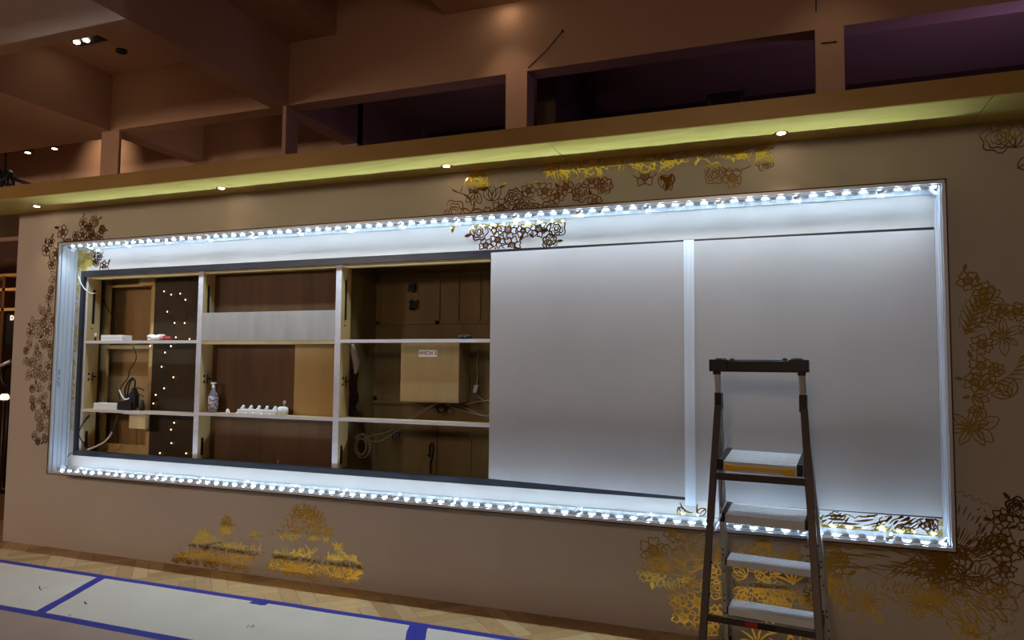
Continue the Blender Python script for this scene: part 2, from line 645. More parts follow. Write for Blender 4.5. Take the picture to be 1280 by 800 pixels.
# top left corner of the light box, outside and inside
cluster([(56, 316), (62, 298), (74, 291), (86, 287), (96, 291), (101, 276), (116, 270), (130, 284), (126, 300), (100, 306), (76, 308), (70, 322), (62, 338)], 0.032, 0.06, 'ffr', 1.2, 0.0062, 0.9)
cluster([(92, 306), (118, 303), (126, 320), (136, 334), (92, 336), (86, 320)], 0.028, 0.05, 'ffr', 1.4, 0.0068, 1.0)
cluster([(87, 336), (101, 336), (98, 420), (94, 470), (90, 530), (82, 530)], 0.035, 0.06, 's', 0.9, 0.005, 0.3)
cluster([(60, 352), (68, 345), (66, 420), (64, 480), (60, 558), (44, 556), (40, 500), (32, 460), (32, 425), (44, 400), (54, 380)], 0.03, 0.06, 'frl', 1.0, 0.0042, 0.15)
scrib([(87, 318), (101, 318), (99, 400), (95, 470), (91, 540), (82, 540)], 90, 0.03, 0.07, 0.0065)
scrib([(92, 306), (116, 304), (122, 318), (118, 334), (92, 336), (86, 320)], 90, 0.025, 0.05, 0.0065)
# above the light box, middle
cluster([(562, 268), (572, 240), (582, 230), (600, 240), (622, 236), (640, 246), (655, 258), (650, 270), (600, 276)], 0.045, 0.075, 'flrs', 1.2, 0.0048, 0.4)
cluster([(588, 216), (610, 212), (612, 228), (598, 236), (588, 230)], 0.03, 0.05, 'fr', 1.0, 0.006, 0.8)
cluster([(640, 234), (668, 230), (700, 236), (702, 262), (640, 270)], 0.045, 0.07, 'ffr', 1.2, 0.0048, 0.4)
cluster([(700, 236), (730, 225), (765, 226), (772, 235), (757, 248), (735, 256), (715, 250)], 0.04, 0.06, 'fr', 1.2, 0.0056, 0.7)
LC = [(762, 196), (820, 188), (880, 178), (966, 166), (972, 178), (962, 186), (930, 192), (890, 198), (850, 203), (810, 209), (775, 208)]
scrib(LC, 170, 0.04, 0.085, 0.0046)
cluster(LC, 0.03, 0.045, 'sf', 1.2, 0.005, 0.3)
scrib([(672, 215), (690, 206), (762, 194), (764, 206), (735, 215), (700, 222)], 120, 0.04, 0.07, 0.0055)
flower(W(806, 220), 0.062, 0.3, 5, 0.0055)
for q in ((826, 220), (834, 224), (840, 217)):
    for k in range(3):
        leaf(W(*q), R.uniform(-2.6, -0.3), 0.07, 0.018, 0.0055, k == 0)
rose(W(893, 217), 0.06); flower(W(915, 222), 0.055, 0.8)
stroke(PX((912, 222), (918, 234), (924, 231), (921, 222)), 0.006)
rose(W(956, 203), 0.045)
stroke(PX((935, 195), (938, 208), (925, 213), (905, 214)), 0.005)
# inside the light box under its top strip
cluster([(588, 284), (640, 280), (704, 276), (704, 296), (690, 303), (668, 298), (645, 302), (636, 312), (618, 314), (602, 303)], 0.04, 0.065, 'ffr', 1.8, 0.0062, 1.0)
# top right and right
cluster([(1222, 150), (1280, 140), (1290, 170), (1255, 180), (1236, 172)], 0.05, 0.075, 'rfl', 1.2, 0.0045, 0.2)
rose(W(1248, 172), 0.075, 0.004)
cluster([(1206, 352), (1222, 342), (1240, 352), (1242, 368), (1226, 374), (1210, 366)], 0.04, 0.055, 'f', 1.6, 0.0062, 1.0)
cluster([(1228, 372), (1246, 366), (1272, 380), (1278, 390), (1255, 392), (1236, 400), (1222, 396)], 0.035, 0.055, 'fl', 1.4, 0.0055, 0.9)
acanthus(PX((1206, 418), (1212, 402), (1220, 385), (1232, 374)), 0.06, 0, 8, 0.005)
acanthus(PX((1208, 418), (1228, 402), (1252, 392), (1280, 386)), 0.05, 0, 8, 0.004)
cluster([(1208, 440), (1222, 424), (1236, 440), (1245, 455), (1236, 470), (1218, 478), (1208, 470)], 0.045, 0.06, 'f', 1.6, 0.006, 0.9)
cluster([(1225, 475), (1245, 462), (1262, 478), (1268, 490), (1246, 498), (1236, 512), (1220, 516), (1214, 508)], 0.035, 0.055, 'fll', 1.6, 0.0065, 0.8)
acanthus(PX((1240, 480), (1258, 472), (1270, 460), (1276, 445)), 0.06, -1, 8, 0.0035)
lily(W(1212, 534), 0.085, 0.3, 6, 0.006); leaf(W(1222, 532), 0.2, 0.10, 0.03); leaf(W(1222, 536), -0.7, 0.09, 0.025)
lily(W(1254, 420), 0.085, 0.5, 6, 0.0045)
leaf(W(1276, 418), 1.0, 0.08, 0.03, 0.004)
leaf(W(1272, 210), 0.5, 0.08, 0.03, 0.005)
# bottom right
plume([(1192, 708), (1150, 704), (1100, 691), (1040, 683), (1005, 681)], 0.03, 0.12, 10, 0.0085)
plume([(1184, 706), (1152, 713), (1130, 727), (1122, 744)], 0.045, 0.075, 8, 0.007)
stroke([Vector((q.x, q.y)) for q in smooth([W(1010, 696).to_3d(), W(1050, 700).to_3d(), W(1085, 712).to_3d(), W(1112, 724).to_3d()])], 0.006, 0.004)
cluster([(1150, 704), (1178, 692), (1198, 700), (1206, 716), (1196, 736), (1178, 734), (1160, 728)], 0.04, 0.062, 'ffr', 1.8, 0.0068, 1.0)
rose(W(1187, 702), 0.09, 0.007)
cluster([(1200, 716), (1222, 720), (1244, 732), (1232, 738), (1208, 730)], 0.04, 0.06, 'l', 1.4, 0.0055, 0.3)
leaf(W(1219, 718), 1.6, 0.07, 0.025); leaf(W(1227, 720), 1.3, 0.07, 0.025); leaf(W(1233, 722), 0.6, 0.08, 0.025)
flower(W(1250, 740), 0.095, 0.3, 5, 0.0055)
plume([(1194, 728), (1222, 738), (1246, 750), (1258, 752)], 0.03, 0.10, 8, 0.006)
plume([(1192, 730), (1208, 750), (1226, 770), (1240, 792)], 0.04, 0.10, 8, 0.006)
plume([(1178, 726), (1178, 746), (1194, 760), (1212, 766)], 0.04, 0.08, 7, 0.0055)
lily(W(1153, 754), 0.10, 0.1, 7, 0.0048)
lily(W(1172, 748), 0.09, 0.6, 6, 0.0048)
plume([(1180, 742), (1162, 752), (1136, 758)], 0.03, 0.05, 5, 0.0048, 0.5)
flower(W(1214, 788), 0.10, 0.5, 5, 0.006)
plume([(1190, 694), (1212, 689), (1230, 677), (1241, 664)], 0.018, 0.055, 7, 0.0065)
plume([(1197, 684), (1207, 662), (1214, 644), (1220, 632)], 0.025, 0.10, 8, 0.0042, 0.5)
plume([(1198, 692), (1218, 693), (1234, 687), (1246, 680)], 0.02, 0.05, 6, 0.0065)
cluster([(1240, 652), (1256, 634), (1272, 632), (1292, 645), (1292, 690), (1268, 688), (1244, 668)], 0.04, 0.06, 'ffr', 1.8, 0.0068, 1.0)
cluster([(1234, 682), (1252, 676), (1262, 690), (1272, 716), (1256, 712), (1240, 700)], 0.04, 0.06, 'ff', 1.6, 0.0065, 1.0)
lily(W(1052, 748), 0.085, 0.6, 5, 0.0055); lily(W(1084, 753), 0.095, 0.2, 6, 0.0055); leaf(W(1054, 746), 2.0, 0.11, 0.03); leaf(W(1090, 760), -0.9, 0.10, 0.02)
cluster([(1030, 702), (1048, 698), (1052, 712), (1044, 735), (1032, 740)], 0.035, 0.055, 'rf', 1.4, 0.006, 0.5)
# bottom right, inside the light box
plume([(1150, 640), (1122, 654), (1085, 664), (1036, 664)], 0.05, 0.085, 9, 0.0085)
plume([(1100, 668), (1108, 656), (1118, 646), (1136, 642)], 0.03, 0.05, 6, 0.008)
cluster([(1158, 650), (1180, 650), (1180, 672), (1160, 674)], 0.035, 0.05, 'ff', 1.2, 0.0065, 0.8)
rose(W(1131, 667), 0.045, 0.007)
plume([(1056, 640), (1042, 652), (1030, 660)], 0.03, 0.05, 6, 0.0065)
leaf(W(848, 634), -1.0, 0.06, 0.02, 0.006); leaf(W(882, 636), -2.4, 0.06, 0.02, 0.006)
hook(W(850, 628), -1.2, 0.1, 1.6, 0.007); hook(W(872, 630), -1.8, 0.1, 1.6, 0.007)
# bottom, left of the ladder
flower(W(816, 688), 0.075, 0.2, 5, 0.006)
cluster([(806, 692), (826, 694), (828, 716), (804, 722), (800, 708)], 0.04, 0.06, 'ff', 1.6, 0.0055, 0.4)
cluster([(826, 700), (846, 718), (862, 722), (850, 732), (815, 728)], 0.04, 0.06, 'fl', 1.2, 0.005, 0.2)
plume([(884, 702), (862, 707), (846, 700), (837, 687)], 0.02, 0.045, 6, 0.006, 0.5)
stroke([Vector((q.x, q.y)) for q in smooth([W(884, 702).to_3d(), W(868, 714).to_3d(), W(848, 719).to_3d(), W(832, 712).to_3d(), W(826, 694).to_3d()])], 0.009, 0.005)
stroke([Vector((q.x, q.y)) for q in smooth([W(826, 696).to_3d(), W(828, 684).to_3d(), W(835, 681).to_3d(), W(838, 687).to_3d()])], 0.010, 0.006)
stroke([Vector((q.x, q.y)) for q in smooth([W(858, 706).to_3d(), W(842, 698).to_3d(), W(840, 688).to_3d(), W(848, 687).to_3d()])], 0.011, 0.006)
plume([(850, 668), (858, 679), (870, 683), (888, 679)], 0.03, 0.06, 7, 0.0065)
plume([(884, 694), (870, 691), (860, 684)], 0.02, 0.035, 4, 0.006, 0.5)
cluster([(826, 664), (848, 666), (846, 676), (832, 676)], 0.04, 0.06, 'f', 1.2, 0.006, 0.7)
cluster([(846, 726), (868, 726), (880, 732), (876, 745), (850, 742)], 0.04, 0.06, 'l', 1.2, 0.005, 0.2)
cluster([(846, 750), (868, 750), (884, 760), (880, 780), (852, 776)], 0.045, 0.065, 'f', 1.6, 0.0065, 0.4)
cluster([(886, 694), (900, 692), (902, 740), (888, 742)], 0.04, 0.06, 'rf', 1.3, 0.006, 0.5)
cluster([(884, 768), (904, 764), (904, 784), (888, 786)], 0.04, 0.055, 'f', 1.3, 0.0075, 0.5)
# bottom, seen through the ladder
for a_, b_ in (((958, 674), (926, 697)), ((960, 674), (942, 704)), ((960, 674), (958, 702))):
    plume([a_, ((a_[0] + b_[0]) / 2 - 2, (a_[1] + b_[1]) / 2 + 1), b_], 0.02, 0.035, 5, 0.0085, 0.5)
stroke([Vector((q.x, q.y)) for q in smooth([W(958, 676).to_3d(), W(966, 690).to_3d(), W(980, 697).to_3d(), W(992, 690).to_3d()])], 0.012, 0.004)
flower(W(990, 695), 0.05, 0.2, 5, 0.006)
cluster([(912, 716), (944, 706), (946, 716), (926, 740), (914, 742)], 0.035, 0.055, 'gl', 1.3, 0.006, 0.5)
cluster([(942, 714), (1010, 716), (1014, 738), (944, 738)], 0.04, 0.06, 'lgf', 1.8, 0.0065, 0.7)
cluster([(926, 740), (1012, 742), (1016, 764), (920, 752)], 0.032, 0.05, 'fr', 1.8, 0.0055, 0.6)
cluster([(942, 782), (1000, 786), (998, 812), (942, 808)], 0.04, 0.06, 'sg', 1.5, 0.0065, 0.6)
# bottom left pair
LA = [(218, 700), (236, 692), (241, 676), (256, 668), (276, 680), (290, 682), (324, 686), (318, 696), (302, 700), (309, 712), (280, 712), (240, 706)]
scrib(LA, 190, 0.035, 0.07, 0.0046, 1.6)
cluster(LA, 0.028, 0.045, 'sgf', 1.4, 0.0044, 0.3)
scrib([(243, 676), (254, 664), (268, 677)], 22, 0.04, 0.07, 0.0045, 1.6)
for q in ((279, 672), (282, 668), (286, 670)):
    acanthus([W(*q), W(*q) + V2(1.7, 0.06), W(*q) + V2(1.5, 0.13)], 0.035, 0, 6, 0.0055)
leaf(W(287, 664), 0.6, 0.07, 0.02, 0.006)
scrib([(312, 674), (319, 663), (325, 677)], 18, 0.03, 0.06, 0.005, 1.6)
acanthus(PX((214, 700), (226, 698), (229, 692)), 0.04, 0, 6, 0.005)
LB = [(354, 712), (352, 696), (366, 690), (394, 690), (396, 704), (404, 704), (420, 692), (448, 701), (451, 714), (446, 730), (428, 726), (412, 724), (390, 712), (372, 706)]
scrib(LB, 190, 0.035, 0.07, 0.0048, 1.5)
cluster(LB, 0.028, 0.045, 'sgf', 1.4, 0.0046, 0.3)
scrib([(418, 692), (420, 680), (428, 694)], 16, 0.04, 0.07, 0.005, 1.6)
for k in range(7):
    o_ = W(352, 716)
    acanthus([o_, o_ + V2(0.55 - 0.09 * k, 0.10 + 0.02 * k), o_ + V2(0.35 - 0.13 * k, 0.22 + 0.045 * k)], 0.035, 1 if k % 2 else -1, 8, 0.006)
acanthus(PX((334, 714), (342, 700), (348, 690)), 0.035, 0, 7, 0.006)
acanthus(PX((340, 716), (350, 702), (353, 692)), 0.04, 0, 7, 0.006)
for a_, l_ in ((1.75, 0.26), (2.1, 0.26), (1.35, 0.22), (2.5, 0.2), (1.05, 0.18)):
    o_ = W(393, 676)
    acanthus([o_, o_ + V2(a_, l_ * 0.5), o_ + V2(a_ + 0.25, l_ * 0.85), o_ + V2(a_ + 0.6, l_)], 0.05, 0, 7, 0.0046)
scrib([(368, 642), (374, 634), (386, 632), (393, 640), (386, 650), (372, 648)], 24, 0.03, 0.055, 0.006)
scrib([(344, 671), (354, 660), (368, 656), (376, 664), (378, 674), (360, 675)], 36, 0.03, 0.055, 0.0055)
scrib([(404, 664), (412, 657), (412, 666), (407, 676)], 30, 0.03, 0.055, 0.006)
foil = FO.build('floral_foil', M['foil'], wall)
foil['label'] = 'gold foil flower print'

# ------------------------------------------------------------------ light box frame (projects from the wall)
FX0, FX1, FZ0, FZ1, FD = -5.377, 0.804, 0.611, 2.442, 0.15
fr = thing('lightbox_frame', 'wide silver rectangular light box frame fixed to the taupe floral wall', 'light box', (FX0, 0, FZ0))
t = 0.010


def rail_x(z, s):
    mb = MB()
    zi = z - s * t
    mb.box(FX0 + 0.007, FX1 - 0.007, -FD, -0.001, min(z, zi), max(z, zi))                               # plate
    z2 = zi - s * 0.006
    mb.box(FX0 + t, FX1 - t, -FD, -FD + 0.006, min(zi, z2), max(zi, z2))                                # front lip
    z3 = zi - s * 0.012
    mb.box(FX0 + t, FX1 - t, -FD + 0.024, -FD + 0.030, min(zi, z3), max(zi, z3))                        # groove rib
    z4 = zi - s * 0.028
    mb.box(FX0 + t, FX1 - t, -0.014, -0.001, min(zi, z4), max(zi, z4), 1)                               # wall flange
    return mb


rail_x(FZ1 - 0.006, 1).build('top_rail', [M['alu'], M['alu_dull']], fr)
rail_x(FZ0 + 0.006, -1).build('bottom_rail', [M['alu'], M['alu_dull']], fr)


def rail_z(x, s):
    mb = MB()
    xi = x - s * t
    mb.box(min(x, xi), max(x, xi), -FD, -0.001, FZ0 + 0.022, FZ1 - 0.022)
    for y0, w_, h in ((-FD, 0.006, 0.006), (-FD + 0.024, 0.006, 0.012), (-0.085, 0.010, 0.005), (-0.055, 0.028, 0.008), (-0.014, 0.013, 0.016)):
        x2 = xi - s * h
        mb.box(min(xi, x2), max(xi, x2), y0, y0 + w_, FZ0 + 0.022, FZ1 - 0.022)
    return mb


lr = rail_z(FX0 + 0.006, -1).build('side_rail', M['alu'], fr)
rail_z(FX1 - 0.006, 1).build('side_rail', M['alu'], fr)
tr = MB()
for x0, x1, z0, z1 in ((FX0, FX1, FZ1 - 0.006, FZ1), (FX0, FX1, FZ0, FZ0 + 0.006), (FX0, FX0 + 0.006, FZ0 + 0.006, FZ1 - 0.006), (FX1 - 0.006, FX1, FZ0 + 0.006, FZ1 - 0.006)):
    tr.box(x0, x1, -FD - 0.003, -0.001, z0, z1)
o = tr.build('outer_trim', M['bronze'], fr); o['label'] = 'thin dark bronze outer edge'


def textmesh(body, size, mt, name, matrix, parent=None, extrude=0.0004):
    cu = bpy.data.curves.new(name, 'FONT')
    cu.body = body; cu.size = size; cu.extrude = extrude
    cu.align_x = 'CENTER'; cu.align_y = 'CENTER'
    tmp = bpy.data.objects.new('tmp_text', cu)
    C.objects.link(tmp)
    bpy.context.view_layer.update()
    me = bpy.data.meshes.new_from_object(tmp.evaluated_get(bpy.context.evaluated_depsgraph_get()))
    bpy.data.objects.remove(tmp)
    bpy.data.curves.remove(cu)
    mm = matrix.copy()
    if parent:
        mm.translation = mm.translation - ORG[parent.name]
    me.transform(mm)
    me.materials.clear(); me.materials.append(mt)
    o = bpy.data.objects.new(name, me)
    C.objects.link(o)
    if parent:
        o.parent = parent
        ORG[o.name] = ORG[parent.name]
    return o


# handwriting up the left rail's inner face
xw = FX0 + 0.006 + t + 0.0006
mt_ = Matrix(((0, 0, 1), (0, -1, 0), (1, 0, 0)))
mt_ = Matrix((( 0, 0, 1), (0, -1, 0), (1, 0, 0))).to_4x4()
# text x -> world z, text y -> -world y
mt_.translation = Vector((xw, -0.103, 1.36))
tx = textmesh('259 6- 501', 0.034, M['ink'], 'handwriting', mt_, lr)

# corner brackets and drips of clear sealant
for (x, z, sx, sz) in ((FX1 - 0.03, FZ1 - 0.03, -1, -1), (FX1 - 0.03, FZ0 + 0.03, -1, 1), (FX0 + 0.03, FZ0 + 0.03, 1, 1), (FX0 + 0.03, FZ1 - 0.03, 1, -1)):
    mb = MB()
    mb.obox(Vector((x + sx * 0.012, -0.05, z + sz * 0.012)), Vector((0.014, 0, 0.014 * sx * sz * -1)), Vector((0, 0.02, 0)), Vector((0.003, 0, 0.003 * sx * sz)))
    mb.build('corner_bracket', M['clip'], fr)


# ------------------------------------------------------------------ LED strips
def led_strip(z, s, label):
    """s = -1: hangs under the top rail, lenses down; s = +1: stands on the bottom rail"""
    st = thing('led_strip', label, 'LED strip', (FX0 + 0.05, -0.111, z), 'LED strips of the light box')
    x0, x1 = FX0 + 0.05, FX1 - 0.05
    mb = MB()
    za, zb = z, z + s * 0.004
    mb.box(x0, x1, -0.128, -0.094, min(za, zb), max(za, zb))
    mb.build('backing_bar', M['white'], st)
    n = 76
    pitch = (x1 - x0) / n
    proto = None
    for i in range(n):
        xc = x0 + pitch * (i + 0.5)
        if proto is None:
            mb = MB()
            base = z + s * 0.0042
            mb.box(xc - 0.028, xc + 0.028, -0.125, -0.097, min(base, base + s * 0.004), max(base, base + s * 0.004), 0)
            # frosted lens
            if s < 0:
                mb.ell((xc, -0.114, base - 0.004), 0.0265, 0.011, 0.019, 14, 6, 1, -0.999, 0.0)
            else:
                mb.ell((xc, -0.114, base + 0.004), 0.0265, 0.011, 0.019, 14, 6, 1, 0.0, 0.999)
            # added glowing pad for the bright gap beside each lens
            cz = base + s * 0.0005
            mb.box(xc + 0.0285, xc + 0.050, -0.124, -0.098, min(cz, cz + s * 0.006), max(cz, cz + s * 0.006), 2)
            proto = mb.build('led_module', [M['white'], M['lens'], M['gap_glow']], st)
            # module mesh measured from its own place
            proto.location.x = xc - x0
            proto.data.transform(Matrix.Translation((-(xc - x0), 0, 0)))
        else:
            o = proto.copy()
            C.objects.link(o)
            o.parent = st
            o.location.x = xc - x0
    k = 0
    proto = None
    i = 3
    while i < n:
        xc = x0 + pitch * i
        if proto is None:
            mb = MB()
            mb.bar((xc - 0.010, -0.136, z + s * 0.012), (xc - 0.002, -0.091, z + s * 0.040), 0.018, 0.005, (1, 0, 0))
            mb.obox(Vector((xc, -0.135, z + s * 0.018)), Vector((0.016, 0, 0.006)), Vector((0, 0.003, 0)), Vector((-0.003, 0, 0.008)))
            mb.ell((xc + 0.012, -0.088, z + s * 0.034), 0.012, 0.008, 0.010, 10, 6)
            proto = mb.build('clip', M['clip'], st)
            proto.location.x = xc - x0
            proto.data.transform(Matrix.Translation((-(xc - x0), 0, 0)))
        else:
            o = proto.copy(); C.objects.link(o); o.parent = st; o.location.x = xc - x0
        i += 5
    return st


led_strip(FZ1 - 0.0222, -1, 'row of bright white LED lenses under the top rail of the light box')
led_strip(FZ0 + 0.0222, 1, 'row of bright white LED lenses along the bottom rail of the light box')
for nm, z, s, pw, spr in (('top_led_light', FZ1 - 0.060, -1, 25, 96), ('bottom_led_light', FZ0 + 0.060, 1, 12, 24)):
    ld = bpy.data.lights.new(nm, 'AREA')
    ld.shape = 'RECTANGLE'; ld.size = FX1 - FX0 - 0.1; ld.size_y = 0.012
    ld.energy = pw; ld.color = (0.66, 0.83, 1.0); ld.spread = math.radians(spr)
    lo = bpy.data.objects.new(nm, ld)
    C.objects.link(lo)
    lo.location = ((FX0 + FX1) / 2, -0.112, z)
    lo.rotation_euler = (0 if s < 0 else PI, 0, 0)

# ------------------------------------------------------------------ grey sheets closing the right half of the opening
def sheet(name, label, a, b_, zt0, zt1, zb0, zb1, mt, y0, y1, group):
    mb = MB().prism([(a, y0, zb0), (b_, y0, zb1), (b_, y0, zt1), (a, y0, zt0)], (0, y1 - y0, 0))
    o = mb.build(name, mt, origin=(a, y1, min(zb0, zb1)), bevel=0.0015)
    return tag(o, label, 'panel', group)


sheet('metal_sheet', 'satin grey sheet next to the open shelves, dark gap below it', -1.694, -0.468, 2.208, 2.216, 0.787, 0.760, M['panel'], -0.009, -0.001, 'grey sheets over the opening')
sheet('metal_sheet', 'satin grey sheet at the right end of the opening, behind the ladder', -0.462, 0.771, 2.216, 2.212, 0.742, 0.752, M['panel'], -0.009, -0.001, 'grey sheets over the opening')
mb = MB()
mb.box(-0.494, -0.436, -0.0125, -0.0095, 0.716, 2.224)
mb.box(-0.478, -0.470, -0.014, -0.0125, 0.716, 2.224)
tag(mb.build('joint_strip', M['strip'], origin=(-0.466, -0.011, 0.716)), 'pale vertical strip covering the joint between the two grey sheets', 'strip')

# ------------------------------------------------------------------ shelf bays behind the opening
CF, CB = 0.031, 0.150           # front and back of the shelf carcass
zt, zb_ = OZ1 - E + 0.004, OZ0 + 0.034


def side_panel(x0, x1, face, parent):
    """upright with slots (painted black), face = +1 shows its right side"""
    p = MB().box(x0, x1, CF, CB, zb_, zt).build('side_panel', M['ply'], parent)
    f = MB().box(x0, x1, CF - 0.004, CF, zb_, zt).build('edge_band', M['plyedge'], p)
    xf = x1 if face > 0 else x0
    e = 0.0015
    for za, zc, y0, y1 in ((1.80, 2.08, 0.075, 0.097), (0.80, 0.93, 0.06, 0.085)):
        MB().box(xf - e, xf + e, y0, y1, za, zc).build('slot_shade', M['black'], p)  # black box painting the shade inside the slot
    zc = 1.37
    lt = MB().box(xf - e, xf + 0.004, 0.098, 0.106, zc - 0.035, zc + 0.035)
    lt.box(xf + 0.0005, xf + 0.008, 0.1055, 0.135, zc - 0.005, zc + 0.005)
    lt.build('latch', M['black'], p)
    for yy, zz, rr_ in ((0.070, zc - 0.022, 0.010), (0.070, zc + 0.022, 0.010), (0.080, 1.76, 0.006)):
        MB().lathe((xf, yy, zz), [(rr_, -0.001), (rr_, 0.002), (rr_ * 0.6, 0.003)], 12, axis='x').build('screw', M['black'], p)
    return p


def shelf(x0, x1, z, parent, mt, yb=CB):
    s_ = MB().box(x0, x1, CF + 0.002, yb, z - 0.020, z).build('shelf', M['ply'], parent)
    MB().box(x0, x1, CF - 0.003, CF + 0.002, z - 0.021, z + 0.001).build('edge_band', mt, s_)
    return s_


XA, XB, XC, XD = OX0 + 0.034, -4.075, -2.850, -1.640
# left bay
bay = thing('shelf_bay', 'left shelf bay with two shelves, framed plywood back and dark board', 'shelving', ((XA + XB) / 2, 0.09, zb_), 'shelf bays in the opening')
side_panel(XA, XA + 0.020, 1, bay)
side_panel(XB - 0.022, XB, -1, bay)
MB().box(XA + 0.02, XB - 0.022, CF, CB, zt - 0.018, zt).build('top_board', M['ply'], bay)
shelf(XA + 0.02, XB - 0.022, 1.660, bay, M['plyedge'])
shelf(XA + 0.02, XB - 0.022, 1.112, bay, M['plyedge'])
# framed back
Yb = 0.235
xs0, xs1 = P(125.5, 400, Yb).x, P(134.5, 400, Yb).x
xr0, xr1 = P(188, 400, Yb).x, P(196, 400, Yb).x
bk = MB()
bk.box(xs0 - 0.15, xs1, Yb, Yb + 0.03, 0.2, 2.6)
bk.box(xr0, xr1, Yb, Yb + 0.03, 0.2, 2.6)
bk.box(xr0 + 0.022, xr1 - 0.012, Yb - 0.012, Yb, 0.2, 2.6)
for za, zc in ((1.60, 1.63), (2.115, 2.135), (0.2, 0.82)):
    bk.box(xs1, xr0, Yb, Yb + 0.03, za, zc)
fb_ = bk.build('back_frame', M['ply'], bay)
MB().box(xs0 - 0.15, xr1, Yb + 0.10, Yb + 0.115, 0.2, 2.6).build('back_panel', M['boxply'], bay)
MB().box(xr1 - 0.01, -3.9, Yb - 0.02, Yb - 0.005, 0.2, 2.6).build('dark_board', M['dark'], bay)
b0, b1 = P(174, 357, Yb - 0.03), P(194, 345, Yb - 0.03)
MB().box(b0.x, b1.x, Yb - 0.03, Yb, b0.z, b1.z).build('blocking', M['ply'], bay, )
b0, b1 = P(163, 535, 0.13), P(184, 520, 0.13)
MB().box(b0.x, b1.x, 0.115, 0.148, b0.z, 1.092).build('blocking', M['ply'], bay)
b0, b1 = P(154, 516, 0.05), P(176, 516, 0.05)
MB().box(b0.x, b1.x, 0.045, 0.075, 1.083, 1.0918).build('blocking', M['plyedge'], bay)
# middle bay
bay2 = thing('shelf_bay', 'middle shelf bay with red-brown plywood back and grey front board', 'shelving', ((XB + XC) / 2, 0.09, zb_), 'shelf bays in the opening')
side_panel(XB, XB + 0.022, 1, bay2)
side_panel(XC - 0.022, XC, -1, bay2)
MB().box(XB + 0.022, XC - 0.022, CF, CB, zt - 0.018, zt).build('top_board', M['ply'], bay2)
shelf(XB + 0.022, XC - 0.022, 1.652, bay2, M['ply'])
shelf(XB + 0.022, XC - 0.022, 1.120, bay2, M['plyedge'])
MB().box(XB, XC, CB + 0.002, CB + 0.014, 0.3, 2.5).build('back_panel', M['brown'], bay2)
gb = MB().box(XB + 0.024, XC - 0.024, CF - 0.003, CF + 0.014, 1.655, 1.866)
o = gb.build('front_board', M['greywood'], bay2, bevel=0.0015); o['label'] = 'pale grey board closing the front'
b0, b1 = P(367, 520, 0.147), P(417, 430, 0.147)
MB().box(b0.x, XC - 0.023, 0.143, 0.1515, 1.121, 1.628).build('filler_panel', M['ply'], bay2)
# right bay
bay3 = thing('shelf_bay', 'right shelf bay beside the grey sheet, deep with shaded plywood back', 'shelving', ((XC + XD) / 2, 0.09, zb_), 'shelf bays in the opening')
side_panel(XC, XC + 0.022, 1, bay3)
MB().box(XD - 0.02, XD, CF, CB, zb_, zt).build('side_panel', M['ply'], bay3)
MB().box(XC + 0.022, XD - 0.02, CF, CB, zt - 0.018, zt).build('top_board', M['ply'], bay3)
shelf(XC + 0.022, XD - 0.02, 1.660, bay3, M['plyedge'])
shelf(XC + 0.022, XD - 0.02, 1.122, bay3, M['plyedge'])
MB().box(XC, XC + 0.015, CB, 0.50, 0.3, 2.5).build('inner_wall', M['back'], bay3)
bp = MB().box(XC, -1.3, 0.50, 0.515, 0.3, 2.5)
bpo = bp.build('back_panel', M['back'], bay3)
rl = MB()
for (xa, za, xb, zc) in ((470, 340, 476, 405), (470, 340, 548, 346), (544, 340, 550, 405), (470, 400, 613, 406), (550, 338, 613, 342), (572, 340, 574, 402), (598, 340, 601, 402)):
    a, b_ = P(xa, zc, 0.49), P(xb, za, 0.49)
    rl.box(a.x, b_.x, 0.490, 0.50, min(a.z, b_.z), max(a.z, b_.z))
for (xa, za, xb, zc) in ((466, 432, 472, 500), (466, 498, 574, 504), (470, 530, 473, 590), (586, 536, 589, 592), (536, 530, 546, 592)):
    a, b_ = P(xa, zc, 0.49), P(xb, za, 0.49)
    rl.box(a.x, b_.x, 0.492, 0.50, min(a.z, b_.z), max(a.z, b_.z))
rl.build('batten', M['back'], bay3)

# ------------------------------------------------------------------ things on and around the shelves
zs1, zs2 = 1.660, 1.112
a, b_ = P(128, 420, 0.06), P(155, 420, 0.06)
mb = MB().box(a.x, b_.x, 0.045, 0.14, zs1, zs1 + 0.046)
r_ = thing('white_case', 'flat white plastic case on the upper left shelf', 'box', ((a.x + b_.x) / 2, 0.09, zs1))
mb.build('body', M['white'], r_, bevel=0.004)
MB().box(a.x + 0.002, b_.x - 0.002, 0.0445, 0.1405, zs1 + 0.020, zs1 + 0.0225).build('seam', M['cloth'], r_)
# rolled packet
a, b_ = P(183, 421, 0.06), P(211, 421, 0.06)
n_ = 14
pts = [Vector((a.x + (b_.x - a.x) * i / n_, 0.075 + 0.01 * math.sin(i), zs1 + 0.026 + 0.006 * math.sin(i * 0.9) - 0.008 * (i / n_) ** 2)) for i in range(n_ + 1)]
rr = [0.012 + 0.013 * math.sin(PI * (0.12 + 0.8 * i / n_)) + 0.002 * math.sin(i * 2.1) for i in range(n_ + 1)]
r_ = thing('packet', 'crumpled white packet with a pinkish end on the upper left shelf', 'packet', ((a.x + b_.x) / 2, 0.075, zs1))
MB().tube(pts[:10], rr[:10], 10).build('wrapper', M['white'], r_)
MB().tube(pts[9:12], rr[9:12], 10).build('fold', M['pink'], r_)
MB().tube(pts[11:], rr[11:], 10).build('end', M['red'], r_)
c = P(187, 424, 0.055)
MB().ell((c.x, 0.055, zs1 + 0.008), 0.022, 0.010, 0.008, 10, 6).build('flap', M['white'], r_)
